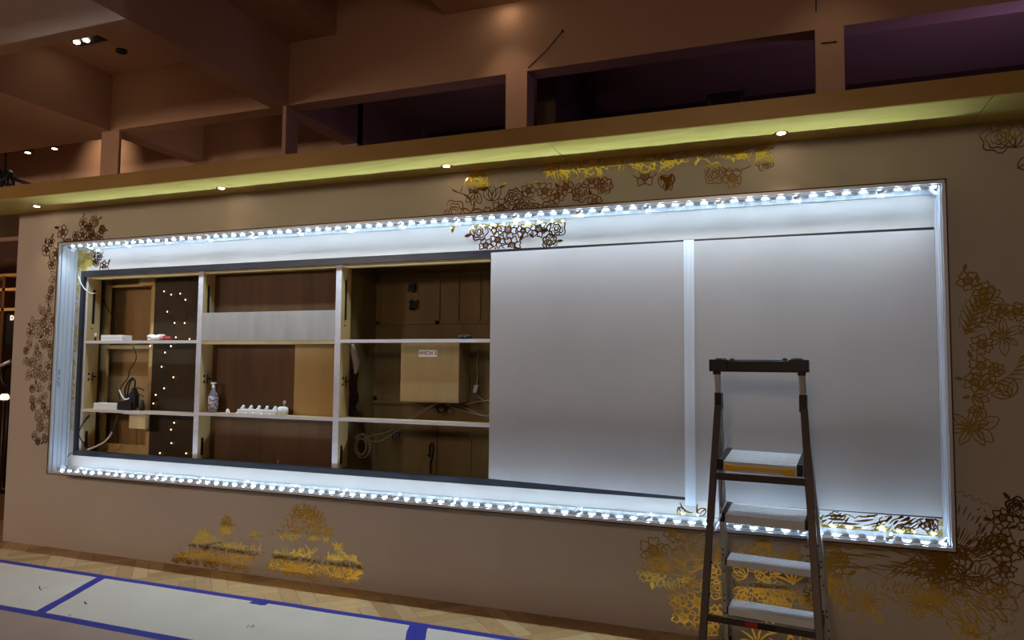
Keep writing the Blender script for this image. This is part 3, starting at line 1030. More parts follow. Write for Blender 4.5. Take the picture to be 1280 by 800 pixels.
# little white bulb on a stalk
c = P(119.5, 415, 0.075)
r_ = thing('small_bulb', 'tiny white bulb on a dark stalk at the left end of the upper shelf', 'bulb', (c.x, 0.075, zs1))
MB().tube([(c.x, 0.075, zs1), (c.x, 0.075, zs1 + 0.035)], [0.010, 0.005], 10).build('stalk', M['black'], r_)
MB().ell((c.x, 0.075, zs1 + 0.05), 0.009, 0.009, 0.018, 10, 8).build('bulb', M['white'], r_)
# white slab, second shelf
a, b_ = P(118, 507, 0.06), P(147, 507, 0.06)
tag(MB().box(a.x, b_.x, 0.05, 0.135, zs2, zs2 + 0.05).build('white_tray', M['white'], origin=((a.x + b_.x) / 2, 0.09, zs2), bevel=0.004), 'low white tray on the second left shelf beside the black adapter', 'tray')
# black adapter with cable loops
a, b_ = P(148, 505, 0.06), P(167, 505, 0.06)
r_ = thing('power_adapter', 'black power adapter with a looped cable on the second left shelf', 'adapter', ((a.x + b_.x) / 2, 0.08, zs2))
MB().box(a.x, b_.x - 0.02, 0.05, 0.11, zs2, zs2 + 0.07).build('body', M['black'], r_, bevel=0.006)
cx = (a.x + b_.x) / 2 + 0.02
MB().prism([(cx - 0.05, 0.07, zs2 + 0.07), (cx + 0.06, 0.07, zs2 + 0.02), (cx + 0.06, 0.07, zs2 + 0.12), (cx + 0.03, 0.07, zs2 + 0.17)], (0, 0.04, 0)).build('bracket', M['black'], r_)
lp = [P(158, 500, .085), P(162, 480, .085), P(167, 474, .09), P(169, 480, .09), P(165, 492, .085), P(160, 505, .08), P(156, 490, .085), P(160, 478, .08), P(166, 472, .085)]
MB().tube(smooth(lp, 8), 0.007, 8).build('cable', M['black'], r_)
for y_, dx in ((486, 0), (494, 2)):
    MB().tube(smooth([P(164, y_, .1), P(172 + dx, y_ - 1, .105), P(180, y_ + 2, .11)], 6), 0.004, 6).build('lead', M['black'], r_)
c = P(178, 504, 0.09)
tag(MB().lathe((c.x, 0.09, zs2), [(0.02, 0), (0.022, 0.03), (0.014, 0.05), (0.010, 0.085)], 12).build('plug', M['black'], origin=(c.x, 0.09, zs2)), 'small black plug standing right of the black adapter', 'plug')


def cable(name, label, pix, r, mt, Y):
    pts = [(XP(q[0], q[1], q[3]) if len(q) > 3 else P(q[0], q[1], q[2] if len(q) > 2 else Y)) for q in pix]
    o = MB().tube(smooth(pts, 8), r, 7).build(name, M[mt], origin=pts[0])
    return tag(o, label, 'cable')


cable('cable', 'dark cable hanging down the plywood back above the white case', [(124, 346), (129, 358), (128, 372), (136, 388), (143, 398), (146, 408), (145, 420)], 0.004, 'black', 0.21)
cable('cable', 'dark cable branching right at the top of the left bay', [(125, 360), (131, 357), (138, 351)], 0.0035, 'black', 0.19)
cable('cable', 'thin white cable looping out of the top left corner of the opening', [(98, 345, -0.004), (100.5, 352, -0.005), (103, 357, -0.001), (107, 362, 0, -5.240), (114, 366.5, 0, -5.238), (121, 366, 0, -5.236)], 0.0035, 'white', 0.05)
cable('cable', 'dark cable dropping from the upper shelf to the black adapter', [(166, 433), (170, 443), (169, 452), (162, 463), (160, 472), (152, 483), (149, 492), (150, 500)], 0.004, 'black', 0.16)
cable('cable', 'short white cable hooked in front of the black adapter', [(149, 487), (152, 494), (156, 499), (161, 498)], 0.005, 'white', 0.045)
cable('cable', 'thick pale cable bent across the bottom of the left bay', [(110, 562, 0.06), (120, 558, .08), (130, 553, .1), (137, 546, .12), (140, 540, .14)], 0.008, 'white', 0.1)
cable('cable', 'dark continuation of the thick pale cable up behind the second shelf', [(140, 540, .14), (144, 530, .155), (147, 520, .16), (148, 512, .17)], 0.006, 'black', 0.15)
cable('cable', 'dark cable with plug hanging below the second left shelf', [(145, 522), (146, 535), (147, 546), (147, 553)], 0.005, 'black', 0.18)
cable('cable', 'dark cable along the left upright below the second shelf', [(112, 519, 0, -5.238), (104, 529, 0, -5.238), (98.5, 541, 0, -5.238), (101, 549, 0, -5.238), (106, 556, 0, -5.238), (111, 562, 0, -5.236)], 0.005, 'black', 0.05)
cable('cable', 'thin dark wire between the lower left corners of opening and light box', [(92.5, 565, -0.004), (87, 568, -0.006), (81, 575, -0.006), (77.5, 582, -0.006), (77, 587, -0.008)], 0.003, 'black', 0)
# black strip painting the shade in the gap behind the left upright
p0, p1 = P(124, 343, 0.17), P(114, 563, 0.17)
xg = P(123.5, 380, 0.17).x
tag(MB().box(xg - 0.004, xg + 0.024, 0.165, 0.185, 0.7, 2.25).build('shade_strip', M['black'], origin=(xg, 0.17, 0.7)), 'black strip painting the shade in the gap behind the left side panel', 'shade_strip')
# fairy lights
fz = [(82, 112), (111, 125), (148, 121), (169, 146), (95, 195), (125, 241), (166, 241), (202, 43), (130, 300), (186, 307), (110, 336), (86, 362), (72, 420), (120, 463), (82, 508), (48, 535), (123, 649), (110, 677), (112, 732), (65, 773), (172, 774), (25, 335), (38, 570)]
order = [7, 2, 0, 1, 3, 6, 5, 4, 8, 9, 10, 11, 21, 12, 13, 14, 15, 22, 16, 17, 18, 19, 20]
r_ = thing('fairy_lights', 'string of warm fairy lights hung on the dark board in the left bay', 'fairy lights', tuple(P(212, 560, 0.2)))
fp = []
for i in order:
    x, y = fz[i]
    fp.append(P(180 + x / 3.27, 330 + y / 3.27, 0.205))
wp = []
for i, p in enumerate(fp):
    wp.append(p)
    if i + 1 < len(fp):
        mid = (p + fp[i + 1]) / 2
        wp.append(mid + Vector((0.01, 0.003, -0.02)))
MB().tube(smooth(wp, 4), 0.0012, 5).build('wire', M['black'], r_)
bproto = None
for p in fp:
    if bproto is None:
        bproto = MB().ell(p, 0.0045, 0.0045, 0.006, 8, 6).build('bulb', M['fairy'], r_)
        bproto.location = p - ORG[r_.name]
        bproto.data.transform(Matrix.Translation(-(p - ORG[r_.name])))
    else:
        o = bproto.copy(); C.objects.link(o); o.parent = r_; o.location = p - ORG[r_.name]
# bottle on the middle shelf
zm = 1.120
c = P(266, 512, 0.085)
r_ = thing('spray_bottle', 'clear bottle with a patterned pale label at the left of the middle shelf', 'bottle', (c.x, 0.085, zm))
MB().lathe((c.x, 0.085, zm), [(0.030, 0), (0.034, 0.01), (0.034, 0.05), (0.036, 0.11), (0.030, 0.14), (0.014, 0.165), (0.011, 0.185)], 18).build('body', M['glass'], r_)
MB().lathe((c.x, 0.085, zm), [(0.0345, 0.03), (0.0355, 0.04), (0.0375, 0.11), (0.0365, 0.118)], 18).build('label', M['net'], r_)
nb = MB().lathe((c.x, 0.085, zm), [(0.012, 0.183), (0.013, 0.2), (0.008, 0.205), (0.008, 0.215)], 14).box(c.x - 0.02, c.x + 0.02, 0.075, 0.095, zm + 0.213, zm + 0.225)
nb.build('cap', M['white'], r_, bevel=0.002)
# strip of white plugs
a, b_ = P(294, 518, 0.06), P(345, 520, 0.06)
r_ = thing('socket_strip', 'white strip with two rows of knobs lying on the middle shelf', 'socket strip', ((a.x + b_.x) / 2, 0.08, zm))
MB().box(a.x + 0.02, b_.x, 0.055, 0.125, zm, zm + 0.034).build('body', M['white'], r_, bevel=0.004)
kproto = None
for row, (y_, z_) in enumerate(((0.046, 0.012), (0.07, 0.034), (0.11, 0.034))):
    for k in range(5):
        x_ = a.x + 0.03 + (b_.x - a.x - 0.05) * (k + 0.3 * (row == 1)) / 4.4
        L = 0.028 if row == 2 else 0.014
        kb = MB().lathe((x_, y_, zm + z_ - (0.012 if row == 0 else 0)), [(0.011, 0), (0.012, L * 0.7), (0.006, L)], 10)
        kb.build('knob', M['white'], r_)
a, b_ = P(346, 515, 0.06), P(357.5, 515, 0.06)
r_ = thing('white_pot', 'small white lidded pot right of the strip of knobs', 'pot', ((a.x + b_.x) / 2, 0.075, zm))
cc = ((a.x + b_.x) / 2, 0.075, zm)
MB().lathe(cc, [(0.036, 0), (0.040, 0.03), (0.038, 0.055), (0.022, 0.062)], 14).build('body', M['white'], r_)
MB().lathe((cc[0] + 0.004, 0.085, zm + 0.06), [(0.006, 0), (0.006, 0.02), (0.012, 0.028), (0.007, 0.045)], 10).build('knob', M['cloth'], r_)
for q, nm in (((284.5, 515), 'loose white cap lying left of the strip of knobs'),):
    c = P(*q, 0.06)
    tag(MB().lathe((c.x, 0.06, zm), [(0.012, 0), (0.016, 0.01), (0.010, 0.026), (0.004, 0.034)], 10).build('cap', M['white'], origin=(c.x, 0.06, zm)), nm, 'cap')
# a bent nail at the foot of the middle bay
c = P(346, 582, 0.04)
tag(MB().tube([(c.x, 0.045, zb_ + 0.002), (c.x + 0.008, 0.045, zb_ + 0.03)], 0.0025, 6).build('nail', M['wire'], origin=(c.x, 0.045, zb_)), 'thin nail sticking up at the foot of the middle bay', 'nail')

# right bay: labelled plywood box
YB = 0.30
a, b_ = P(500, 502, YB), P(574, 432, YB)
r_ = thing('plywood_box', 'plywood box with a paper label fixed to the back of the right bay', 'box', ((a.x + b_.x) / 2, 0.4, a.z))
MB().box(a.x, b_.x, YB, 0.4885, a.z, b_.z + 0.05).build('body', M['boxply'], r_, bevel=0.002)
l0, l1 = P(523.5, 446, YB), P(546.5, 437.5, YB)
MB().box(l0.x, l1.x, YB - 0.002, YB - 0.0005, l0.z, l1.z).build('label', M['paper'], r_)
tm = Matrix(((1, 0, 0), (0, 0, -1), (0, 1, 0))).to_4x4()
tm.translation = Vector(((l0.x + l1.x) / 2, YB - 0.003, (l0.z + l1.z) / 2))
textmesh('WICH 3', 0.040, M['ink'], 'lettering', tm, r_)
# hanging dark cloth bundle with pale cloth on top
r_ = thing('cloth_bundle', 'dark cloth bundle with a pale rag hanging behind the right bay upright', 'cloth', tuple(P(442, 522, 0.2)))
pts, rs = [], []
for i in range(12):
    y_ = 462 + (524 - 462) * i / 11
    pts.append(P(441.5 + 1.5 * math.sin(i * 1.3), y_, 0.19)); rs.append(0.028 + 0.006 * math.sin(i * 2.2))
MB().tube(pts, rs, 9).build('bundle', M['purplecloth'], r_)
pts = [P(440 + q[0], q[1], 0.175) for q in ((0, 430), (2, 440), (5, 452), (5, 460), (4, 467))]
MB().tube(smooth(pts, 4), [0.012 + 0.012 * math.sin(PI * min(1, i / 14)) for i in range(17)], 8).build('rag', M['cloth'], r_)
# coiled grey cable with leads
r_ = thing('cable_coil', 'coil of thin grey cable hanging at the lower left of the right bay', 'cable', tuple(P(445, 560, 0.3)))
cb = MB()
cc = P(451, 557, 0.24)
for k in range(5):
    ra = 0.055 + 0.008 * k
    off = Vector((R.uniform(-0.012, 0.012), 0.006 * k, R.uniform(-0.012, 0.012)))
    cb.tube([cc + off + Vector((ra * 0.75 * math.cos(t_ * 2 * PI / 24), 0, ra * math.sin(t_ * 2 * PI / 24))) for t_ in range(25)], 0.0032, 6, cap=False)
cb.build('coil', M['wire'], r_)
MB().tube(smooth([P(450, 548, .28), P(459, 552, .3), P(461, 563, .3), P(456, 571, .3), P(446, 571, .3), P(440, 564, .28)], 6), 0.003, 6).build('loop', M['wire'], r_)
for pp in ([(452, 550), (466, 544), (480, 541), (492, 536), (510, 525, .3), (530, 512, .35), (545, 505, .4), (554, 503, .44)],
           [(450, 548), (468, 552), (478, 550), (494, 540), (514, 525, .3), (532, 513, .35), (550, 502, .42)]):
    MB().tube(smooth([P(q[0], q[1], q[2] if len(q) > 2 else .26) for q in pp], 6), 0.0025, 6).build('lead', M['wire'], r_)
r_ = thing('cable_coil', 'small dark coil of cable under the labelled plywood box', 'cable', tuple(P(553, 513, 0.44)))
cc = P(552, 511, 0.44)
cb = MB()
for k in range(3):
    cb.tube([cc + Vector((0.03 * math.cos(t_ * PI / 8), 0.01 * k - 0.02, 0.028 * math.sin(t_ * PI / 8))) for t_ in range(17)], 0.005, 6, cap=False)
cb.build('coil', M['black'], r_)
for pp in ([(556, 505), (575, 507), (592, 503), (612, 500)], [(556, 506), (580, 514), (612, 522)], [(558, 506), (576, 508), (600, 518), (612, 519)]):
    MB().tube(smooth([P(q[0], q[1], 0.45) for q in pp], 6), 0.0028, 6).build('lead', M['wire'], r_)
cable('cable', 'thin cable with a pale connector hanging at the right of the labelled box', [(596, 432), (597, 442), (596, 456), (597, 470), (595, 484), (596, 494), (604, 500)], 0.003, 'wire', 0.46)
c = P(595, 486, 0.455)
tag(MB().obox(c, Vector((0.016, 0, 0)), Vector((0, 0.012, 0)), Vector((0.006, 0, 0.028))).build('connector', M['cloth'], origin=c, bevel=0.004), 'pale connector clipped on the cable right of the labelled box', 'connector')
# black twists of cable on the back panel and black scraps
for q, nm in (((515, 359), 'upper black wire twist on the back panel above the right shelf'), ((516, 381), 'lower black wire twist on the back panel above the right shelf')):
    c = P(*q, 0.475)
    tb = MB()
    for k in range(4):
        tb.tube(smooth([c + Vector((R.uniform(-.035, .035), R.uniform(-.008, .012), R.uniform(-.04, .04))) for _ in range(5)], 5), 0.006, 6)
    tag(tb.build('wire_twist', M['black'], origin=c), nm, 'wire')
c = P(580, 423, 0.09)
tb = MB()
for k in range(4):
    tb.tube(smooth([Vector((c.x + R.uniform(-.06, .06), 0.09 + R.uniform(-.03, .03), zs1 + 0.006 + R.uniform(0, .022))) for _ in range(5)], 5), 0.005, 6)
tag(tb.build('wire_tangle', M['black'], origin=(c.x, 0.09, zs1)), 'black tangle of wire lying on the upper right shelf', 'wire')
c = P(540, 560, 0.48)
tb = MB().tube(smooth([P(534, 568, .485), P(537, 570, .485), P(537, 558, .485), P(541, 554, .485), P(541, 566, .485), P(538, 580, .485), P(538, 592, .485)], 6), 0.006, 6)
tag(tb.build('hook', M['black'], origin=c), 'black hanger hook on the lower back panel of the right bay', 'hook')
tb = MB()
for x_ in (491, 495, 499):
    a = P(x_, 542, 0.47); tb.tube([a, P(x_ + 0.4, 550, 0.47)], 0.006, 6)
tb.tube([P(489, 541, .47), P(501, 541, .47)], 0.005, 6)
tag(tb.build('cable_clip', M['black'], origin=P(495, 545, .47)), 'black three-pronged clip below the lower right shelf', 'clip')

# ------------------------------------------------------------------ boards and blue tape on the floor
bz = 0.012


def flat(name, label, cat, pts, z0, h, mt, group=None, bevel=0.0):
    """thin sheet lying at z0 with the outline pts (x, y)"""
    o = MB().prism([(p[0], p[1], z0) for p in pts], (0, 0, h)).build(name, M[mt], origin=(pts[0][0], pts[0][1], z0), bevel=bevel)
    # outward normals up
    return tag(o, label, cat, group)


YN, YF = -1.125, -0.455
s0 = 0.33 / 0.67                     # the boards' cross joints lean
def jx(x, y): return x + (YF - y) * 0.42
flat('white_board', 'leftmost white board on the floor, one pencil arrow on it', 'board', [(-8.2, YN), (jx(-4.372, YN), YN), (-4.372, YF), (-8.2, YF)], 0.0005, bz, 'board', 'white boards taped to the floor')
wb2 = flat('white_board', 'middle white board on the floor between the two blue tape joints', 'board', [(jx(-4.368, YN), YN), (jx(-1.932, YN), YN), (-1.932, YF), (-4.368, YF)], 0.0005, bz, 'board', 'white boards taped to the floor')
flat('white_board', 'rightmost white board on the floor, cut off at the bottom of the photo', 'board', [(jx(-1.928, YN), YN), (jx(-0.8, YN), YN), (-0.8, YF), (-1.928, YF)], 0.0005, bz, 'board', 'white boards taped to the floor')
flat('floor_board', 'pinkish grey board on the floor in front of the blue taped white boards', 'board', [(-8.2, -2.3), (-2.4, -2.3), (-2.9, YN - 0.004), (-8.2, YN - 0.004)], 0.0005, bz, 'board2')


def ragged(a, b_, w_, n=26, j=0.003):
    a, b_ = Vector(a), Vector(b_)
    d = (b_ - a).normalized(); nn = Vector((-d.y, d.x))
    L = [a + (b_ - a) * i / n + nn * (w_ / 2 + R.uniform(-j, j)) for i in range(n + 1)]
    Q = [a + (b_ - a) * i / n - nn * (w_ / 2 + R.uniform(-j, j)) for i in range(n + 1)]
    return Q + L[::-1]


tz = bz + 0.0009
flat('tape_strip', 'long blue tape strip along the wall side of the white boards', 'tape', ragged((-8.2, YF + 0.004), (-0.8, YF + 0.004), 0.052), tz, 0.0006, 'tape', 'blue tape strips on the floor')
flat('tape_strip', 'long blue tape strip along the near side of the white boards', 'tape', ragged((-8.2, YN - 0.002), (-0.55, YN - 0.002), 0.060), tz, 0.0006, 'tape', 'blue tape strips on the floor')
flat('tape_strip', 'short blue tape strip over the left joint between white boards', 'tape', ragged((jx(-4.37, YN - 0.02), YN - 0.02), (-4.37, YF - 0.01), 0.066, 8), tz + 0.0008, 0.0006, 'tape', 'blue tape strips on the floor')
flat('tape_strip', 'short blue tape strip over the right joint between white boards', 'tape', ragged((jx(-1.93, YN - 0.02), YN - 0.02), (-1.93, YF - 0.01), 0.11, 8, 0.006), tz + 0.0008, 0.0006, 'tape', 'blue tape strips on the floor')
c = G(325, 757)
flat('tape_strip', 'small square scrap of blue tape on the edge of the middle white board', 'tape', ragged((c.x - 0.07, YF - 0.036), (c.x + 0.05, YF - 0.036), 0.052, 4, 0.006), tz + 0.0008, 0.0006, 'tape')
# pencil marks
zmk = bz + 0.0006


def mark(pix, w_, parent):
    mb = MB()
    for a, b_ in zip(pix, pix[1:]):
        p, q = G(*a, zmk), G(*b_, zmk)
        d = (q - p).normalized(); nn = Vector((-d.y, d.x, 0)) * w_ / 2
        mb.poly([p - nn + Vector((0, 0, 0.0003)), q - nn + Vector((0, 0, 0.0003)), q + nn + Vector((0, 0, 0.0003)), p + nn + Vector((0, 0, 0.0003))])
    return mb.build('pencil_mark', M['ink'], parent)


wb1 = bpy.data.objects['white_board']
mark([(62, 734), (49, 735.5), (50, 732)], 0.006, wb1)
mark([(49, 735.5), (52, 738)], 0.006, wb1)
mark([(106, 752), (107, 755), (110, 755)], 0.010, wb2)
mark([(85, 770), (90, 768)], 0.008, wb2)
c = G(312.5, 783, zmk)
nm = Matrix.Rotation(0.35, 4, 'Z'); nm.translation = Vector((c.x, c.y, zmk + 0.0003))
textmesh('12', 0.05, M['ink'], 'pencil_mark', nm, wb2, 0.0002)

# ------------------------------------------------------------------ step ladder
U = Vector((math.cos(math.radians(8)), -math.sin(math.radians(8)), 0))
VV = Vector((-math.sin(math.radians(8)), -math.cos(math.radians(8)), 0))
ld = thing('step_ladder', 'aluminium step ladder with black top handle standing before the right grey sheet', 'ladder', (-0.05, -0.55, 0))
FL0, FL1 = Vector((-0.268, -0.100, 0)), Vector((-0.276, -0.405, 1.345))
FR0, FR1 = Vector((0.246, -0.172, 0)), Vector((0.117, -0.458, 1.335))
NL0, NL1 = Vector((-0.338, -0.937, 0)), Vector((-0.276, -0.430, 1.345))
NR0, NR1 = Vector((0.166, -1.005, 0)), Vector((0.118, -0.486, 1.335))


def on(a, b_, z):
    return a + (b_ - a) * ((z - a.z) / (b_.z - a.z))


for nm, a, b_, sd in (('front_rail', FL0, FL1, 1), ('front_rail', FR0, FR1, -1)):
    mb = MB().chan(on(a, b_, 0.03), on(a, b_, 1.30), 0.026, 0.05, U, 0.004, sd)
    r_ = mb.build(nm, M['alu_dull'], ld, bevel=0.001)
    hb = MB()
    for z in (0.27, 0.30, 0.52, 0.55, 0.43, 0.16, 0.20):
        p = on(a, b_, z) + VV * 0.0265
        hb.lathe(p, [(0.0045, 0.0015), (0.0045, -0.0025)], 10, axis='y')
    hb.build('rivet', M['black'], r_)
for nm, a, b_ in (('rear_leg', NL0, NL1), ('rear_leg', NR0, NR1)):
    mb = MB().bar(on(a, b_, 0.03), on(a, b_, 1.30), 0.033, 0.022, U)
    r_ = mb.build(nm, M['alu_backlit'], ld, bevel=0.003)
    hb = MB()
    for z in (0.72, 0.47, 0.60):
        p = on(a, b_, z) + U * 0.018
        hb.lathe(p, [(0.006, -0.001), (0.006, 0.004)], 10, axis='x')
    hb.build('bolt', M['black'], r_)
for a, b_ in ((FL0, FL1), (FR0, FR1), (NL0, NL1), (NR0, NR1)):
    p = on(a, b_, 0.0)
    q = on(a, b_, 0.05)
    MB().bar(p + Vector((0, 0, 0.0)), q, 0.040, 0.055, U).build('rubber_foot', M['black'], ld, bevel=0.004)
# treads: (far edge left, far edge right, depth, tilt, front drop)
treads = [
    ('step', (-0.241, -0.166, 0.276), (0.205, -0.229, 0.276), 0.105, 7, 0.032),
    ('step', (-0.243, -0.222, 0.530), (0.185, -0.282, 0.530), 0.100, 7, 0.026),
    ('step', (-0.245, -0.280, 0.792), (0.160, -0.338, 0.795), 0.180, 7, 0.034),
    ('platform', (-0.240, -0.340, 1.076), (0.132, -0.392, 1.074), 0.215, 9, 0.042),
]
for nm, a, b_, D, tl, dr in treads:
    a, b_ = Vector(a), Vector(b_)
    tl = math.radians(tl)
    dv = VV * math.cos(tl) + Vector((0, 0, -math.sin(tl)))
    nv = (b_ - a).normalized().cross(dv)
    if nv.z < 0:
        nv = -nv
    mid = (a + b_) / 2 + dv * D / 2
    hu = (b_ - a) / 2
    mb = MB().obox(mid - nv * 0.004, hu, dv * D / 2, nv * 0.004)
    mb.obox((a + b_) / 2 + dv * (D - 0.0025) - Vector((0, 0, dr / 2 + 0.005)), hu, dv * 0.0025, Vector((0, 0, dr / 2)))
    mb.obox((a + b_) / 2 + dv * 0.0025 - Vector((0, 0, 0.015)), hu, dv * 0.0025, Vector((0, 0, 0.012)))
    for k in range(7):     # anti-slip ribs
        mb.obox((a + b_) / 2 + dv * D * (k + 0.7) / 7.4 + nv * 0.001, hu * 0.94, dv * 0.003, nv * 0.001)
    st = mb.build(nm, M['alu'], ld)
    un = hu.normalized()
    for e, sg in ((a, 1), (b_, -1)):
        wd = 0.026 if D > 0.15 else 0.010
        cb = MB().obox(e + un * sg * (wd / 2 - 0.004) + dv * D / 2 - Vector((0, 0, dr / 2)) + nv * 0.003, un * wd / 2, dv * (D / 2 + 0.003), Vector((0, 0, dr / 2 + 0.006)))
        cb.build('end_cap', M['black'] if D > 0.15 else M['alu_backlit'], st, bevel=0.002)
    if nm == 'platform':
        m0 = (a + b_) / 2 + dv * (D + 0.003) - Vector((0, 0, 0.026))
        yb = MB()
        L = hu.length
        yb.prism([m0 - un * L * 0.84 + Vector((0, 0, 0.016)), m0 - un * L * 0.84 - Vector((0, 0, 0.019)), m0 - un * L * 0.6 - Vector((0, 0, 0.019)), m0 - un * L * 0.48 - Vector((0, 0, 0.006)),
                  m0 + un * L * 0.48 - Vector((0, 0, 0.006)), m0 + un * L * 0.6 - Vector((0, 0, 0.019)), m0 + un * L * 0.84 - Vector((0, 0, 0.019)), m0 + un * L * 0.84 + Vector((0, 0, 0.016)),
                  m0 + un * L * 0.6 + Vector((0, 0, 0.010)), m0 - un * L * 0.6 + Vector((0, 0, 0.010))], dv * 0.004)
        o = yb.build('latch_bar', M['yellow'], st); o['label'] = 'yellow release bar'
# cross braces of the rear frame
for z0, hgt in ((0.972, 0.034), (0.376, 0.030)):
    a, b_ = on(NL0, NL1, z0), on(NR0, NR1, z0 + 0.004)
    r_ = MB().bar(a, b_, hgt, 0.014, (0, 0, 1)).build('cross_brace', M['alu_backlit'], ld, bevel=0.002)
    if z0 < 0.5:
        d = (b_ - a)
        un = d.normalized(); fz_ = Vector((0, 0, 1)); out = un.cross(fz_)
        if out.y > 0:
            out = -out
        for t0, t1, mt_n, nm in ((0.375, 0.485, 'red', 'red_label'), (0.485, 0.64, 'black', 'black_label')):
            c = a + d * (t0 + t1) / 2 + out * 0.0076
            MB().obox(c, d * (t1 - t0) / 2, out * 0.0004, fz_ * 0.0125).build(nm, M[mt_n], r_)
# spreader stays
for a0, a1, b0, b1 in ((FL0, FL1, NL0, NL1), (FR0, FR1, NR0, NR1)):
    p, q = on(a0, a1, 0.80), on(b0, b1, 0.735)
    s_ = 0.022 if a0 is FL0 else -0.022
    MB().bar(p + U * s_, q + U * s_, 0.004, 0.016, U).build('spreader', M['alu'], ld)
    p, q = on(a0, a1, 0.80) + VV * 0.13, on(a0, a1, 1.03) + VV * 0.08
    MB().bar(p + U * s_, q + U * s_, 0.004, 0.014, U).build('stay', M['alu_backlit'], ld)
    p, q = on(a0, a1, 0.20), on(a0, a1, 0.262) + VV * 0.08
    MB().bar(p + U * s_, q + U * s_, 0.004, 0.012, U).build('stay', M['alu'], ld)
# hinges, hoop and handle
for a0, a1, b1, hx in ((FL0, FL1, NL1, -0.283), (FR0, FR1, NR1, 0.112)):
    top = (a1 + b1) / 2
    MB().obox(Vector((top.x, top.y, 1.325)), U * 0.017, VV * 0.026, Vector((0.0, 0, 0.042))).build('hinge', M['black'], ld, bevel=0.004)
    MB().bar((top.x, top.y, 1.35), (top.x - 0.006, top.y - 0.015, 1.475), 0.030, 0.022, U).build('hoop_tube', M['gold_trim'] if False else M['alu_dull'], ld, bevel=0.006)
hl, hr = Vector((-0.283, -0.432, 1.492)), Vector((0.112, -0.486, 1.492))
mb = MB()
un = (hr - hl).normalized(); vn = un.cross(Vector((0, 0, 1)))
if vn.y > 0:
    vn = -vn
prof = []
mid = (hl + hr) / 2
L = (hr - hl).length / 2
mb.obox(mid + Vector((0, 0, 0.008)), un * (L - 0.01), vn * 0.020, Vector((0, 0, 0.028)))
mb.obox(mid + Vector((0, 0, 0.036)), un * (L * 0.62), vn * 0.012, Vector((0, 0, 0.006)))
hb = mb.build('handle', M['black'], ld, bevel=0.006)
for c, s_ in ((hl, -1), (hr, 1)):
    mb = MB()
    mb.obox(c + un * s_ * -0.012 + Vector((0, 0, 0.012)), un * 0.045, vn * 0.030, Vector((0, 0, 0.030)))
    mb.lathe(c - un * s_ * 0.02 + Vector((0, 0, 0.038)), [(0.030, 0), (0.028, 0.010), (0.018, 0.014)], 14)
    mb.ell(c - un * s_ * 0.075 + Vector((0, 0, 0.040)), 0.014, 0.014, 0.012, 10, 6)
    mb.build('grip', M['black'], hb, bevel=0.010)
    MB().bar(c + Vector((0, 0, -0.034)), c + Vector((0, 0, -0.012)), 0.036, 0.03, U).build('socket', M['black'], hb, bevel=0.004)

# ------------------------------------------------------------------ downlights in the ledge
DL = [(-5.62, 'leftmost downlight in the gold soffit, at the end of the taupe wall'),
      (-3.73, 'downlight in the gold soffit above the left shelf bays'),
      (-1.94, 'downlight in the gold soffit above the middle of the light box'),
      (0.04, 'rightmost downlight in the gold soffit, above the grey sheets')]
for x, lab in DL:
    y = -0.165
    r_ = thing('recessed_downlight', lab, 'downlight', (x, y, LZ - 0.004), 'downlights in the ledge')
    MB().lathe((x, y, LZ - 0.004), [(0.024, -0.001), (0.034, -0.004), (0.037, -0.001), (0.037, 0.0)], 24).build('ring', M['gold_trim'], r_)
    MB().lathe((x, y, LZ - 0.004), [(0.021, -0.0045), (0.021, -0.0012)], 20).build('lamp', M['lamp'], r_)
    sp = bpy.data.lights.new('downlight_beam', 'SPOT')
    sp.energy = 5.5; sp.color = (1.0, 0.72, 0.42); sp.spot_size = math.radians(80); sp.spot_blend = 0.9; sp.shadow_soft_size = 0.02
    so = bpy.data.objects.new('downlight_beam', sp); C.objects.link(so)
    so.location = (x, y, LZ - 0.02)

# ------------------------------------------------------------------ building above and behind
ZB, ZC, YR = 3.9, 4.5, 1.2
cb = MB()
cb.box(-16, -4.25, -9, -0.45, ZB, ZB + 0.7)                 # low ceiling nearer the camera
cb.box(-16, -6.5, -0.45, YR, ZB, ZB + 0.7)
cb.box(-4.45, -4.25, -0.45, YR, ZB, ZB + 0.7)               # beam between the coffers
cb.box(-6.5, -4.45, -0.45, YR, ZC, ZC + 0.1)                # coffer top
HX0, HX1, HY0 = -3.74, -2.64, -0.9
cb.box(-4.25, HX0, -9, YR, ZC, ZC + 0.7)
cb.box(HX1, 8, -9, YR, ZC, ZC + 0.7)
cb.box(HX0, HX1, -9, HY0, ZC, ZC + 0.7)
cb.box(HX0, HX1, HY0, YR, ZC + 0.65, ZC + 0.7)
cb.box(-16, 8, YR + 0.18, 9, ZC, ZC + 0.1)                  # ceiling beyond
struct('ceiling', cb, M['ceil'])
uw = MB()
uw.box(-16, 8, YR, YR + 0.18, ZB, ZC + 0.7)                 # upper wall / beam line
for x0, x1 in ((-6.62, -6.37), (-4.31, -4.27), (-2.07, -1.885), (0.288, 0.475), (2.55, 2.75)):
    uw.box(x0, x1, YR, YR + (0.03 if x0 < -6 else 0.18), 2.5, ZB)
struct('wall_upper', uw, M['ceil'], label='upper wall on posts with dark openings behind the ledge')
bm2 = MB()
bm2.box(-6.62, -6.42, YR + 0.18, 2.4, ZB, ZC)
struct('beam', bm2, M['ceil'])
bm3 = MB().box(-4.45, -4.27, YR + 0.18, 3.9, ZB, ZC)
struct('beam', bm3, M['ceil'])
bm4 = MB().box(-2.05, -1.87, YR + 0.75, 3.9, 3.45, ZC)
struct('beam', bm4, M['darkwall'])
struct('wall_far', MB().box(-16, -4.27, 2.4, 2.5, 0, ZC), M['ceil'])
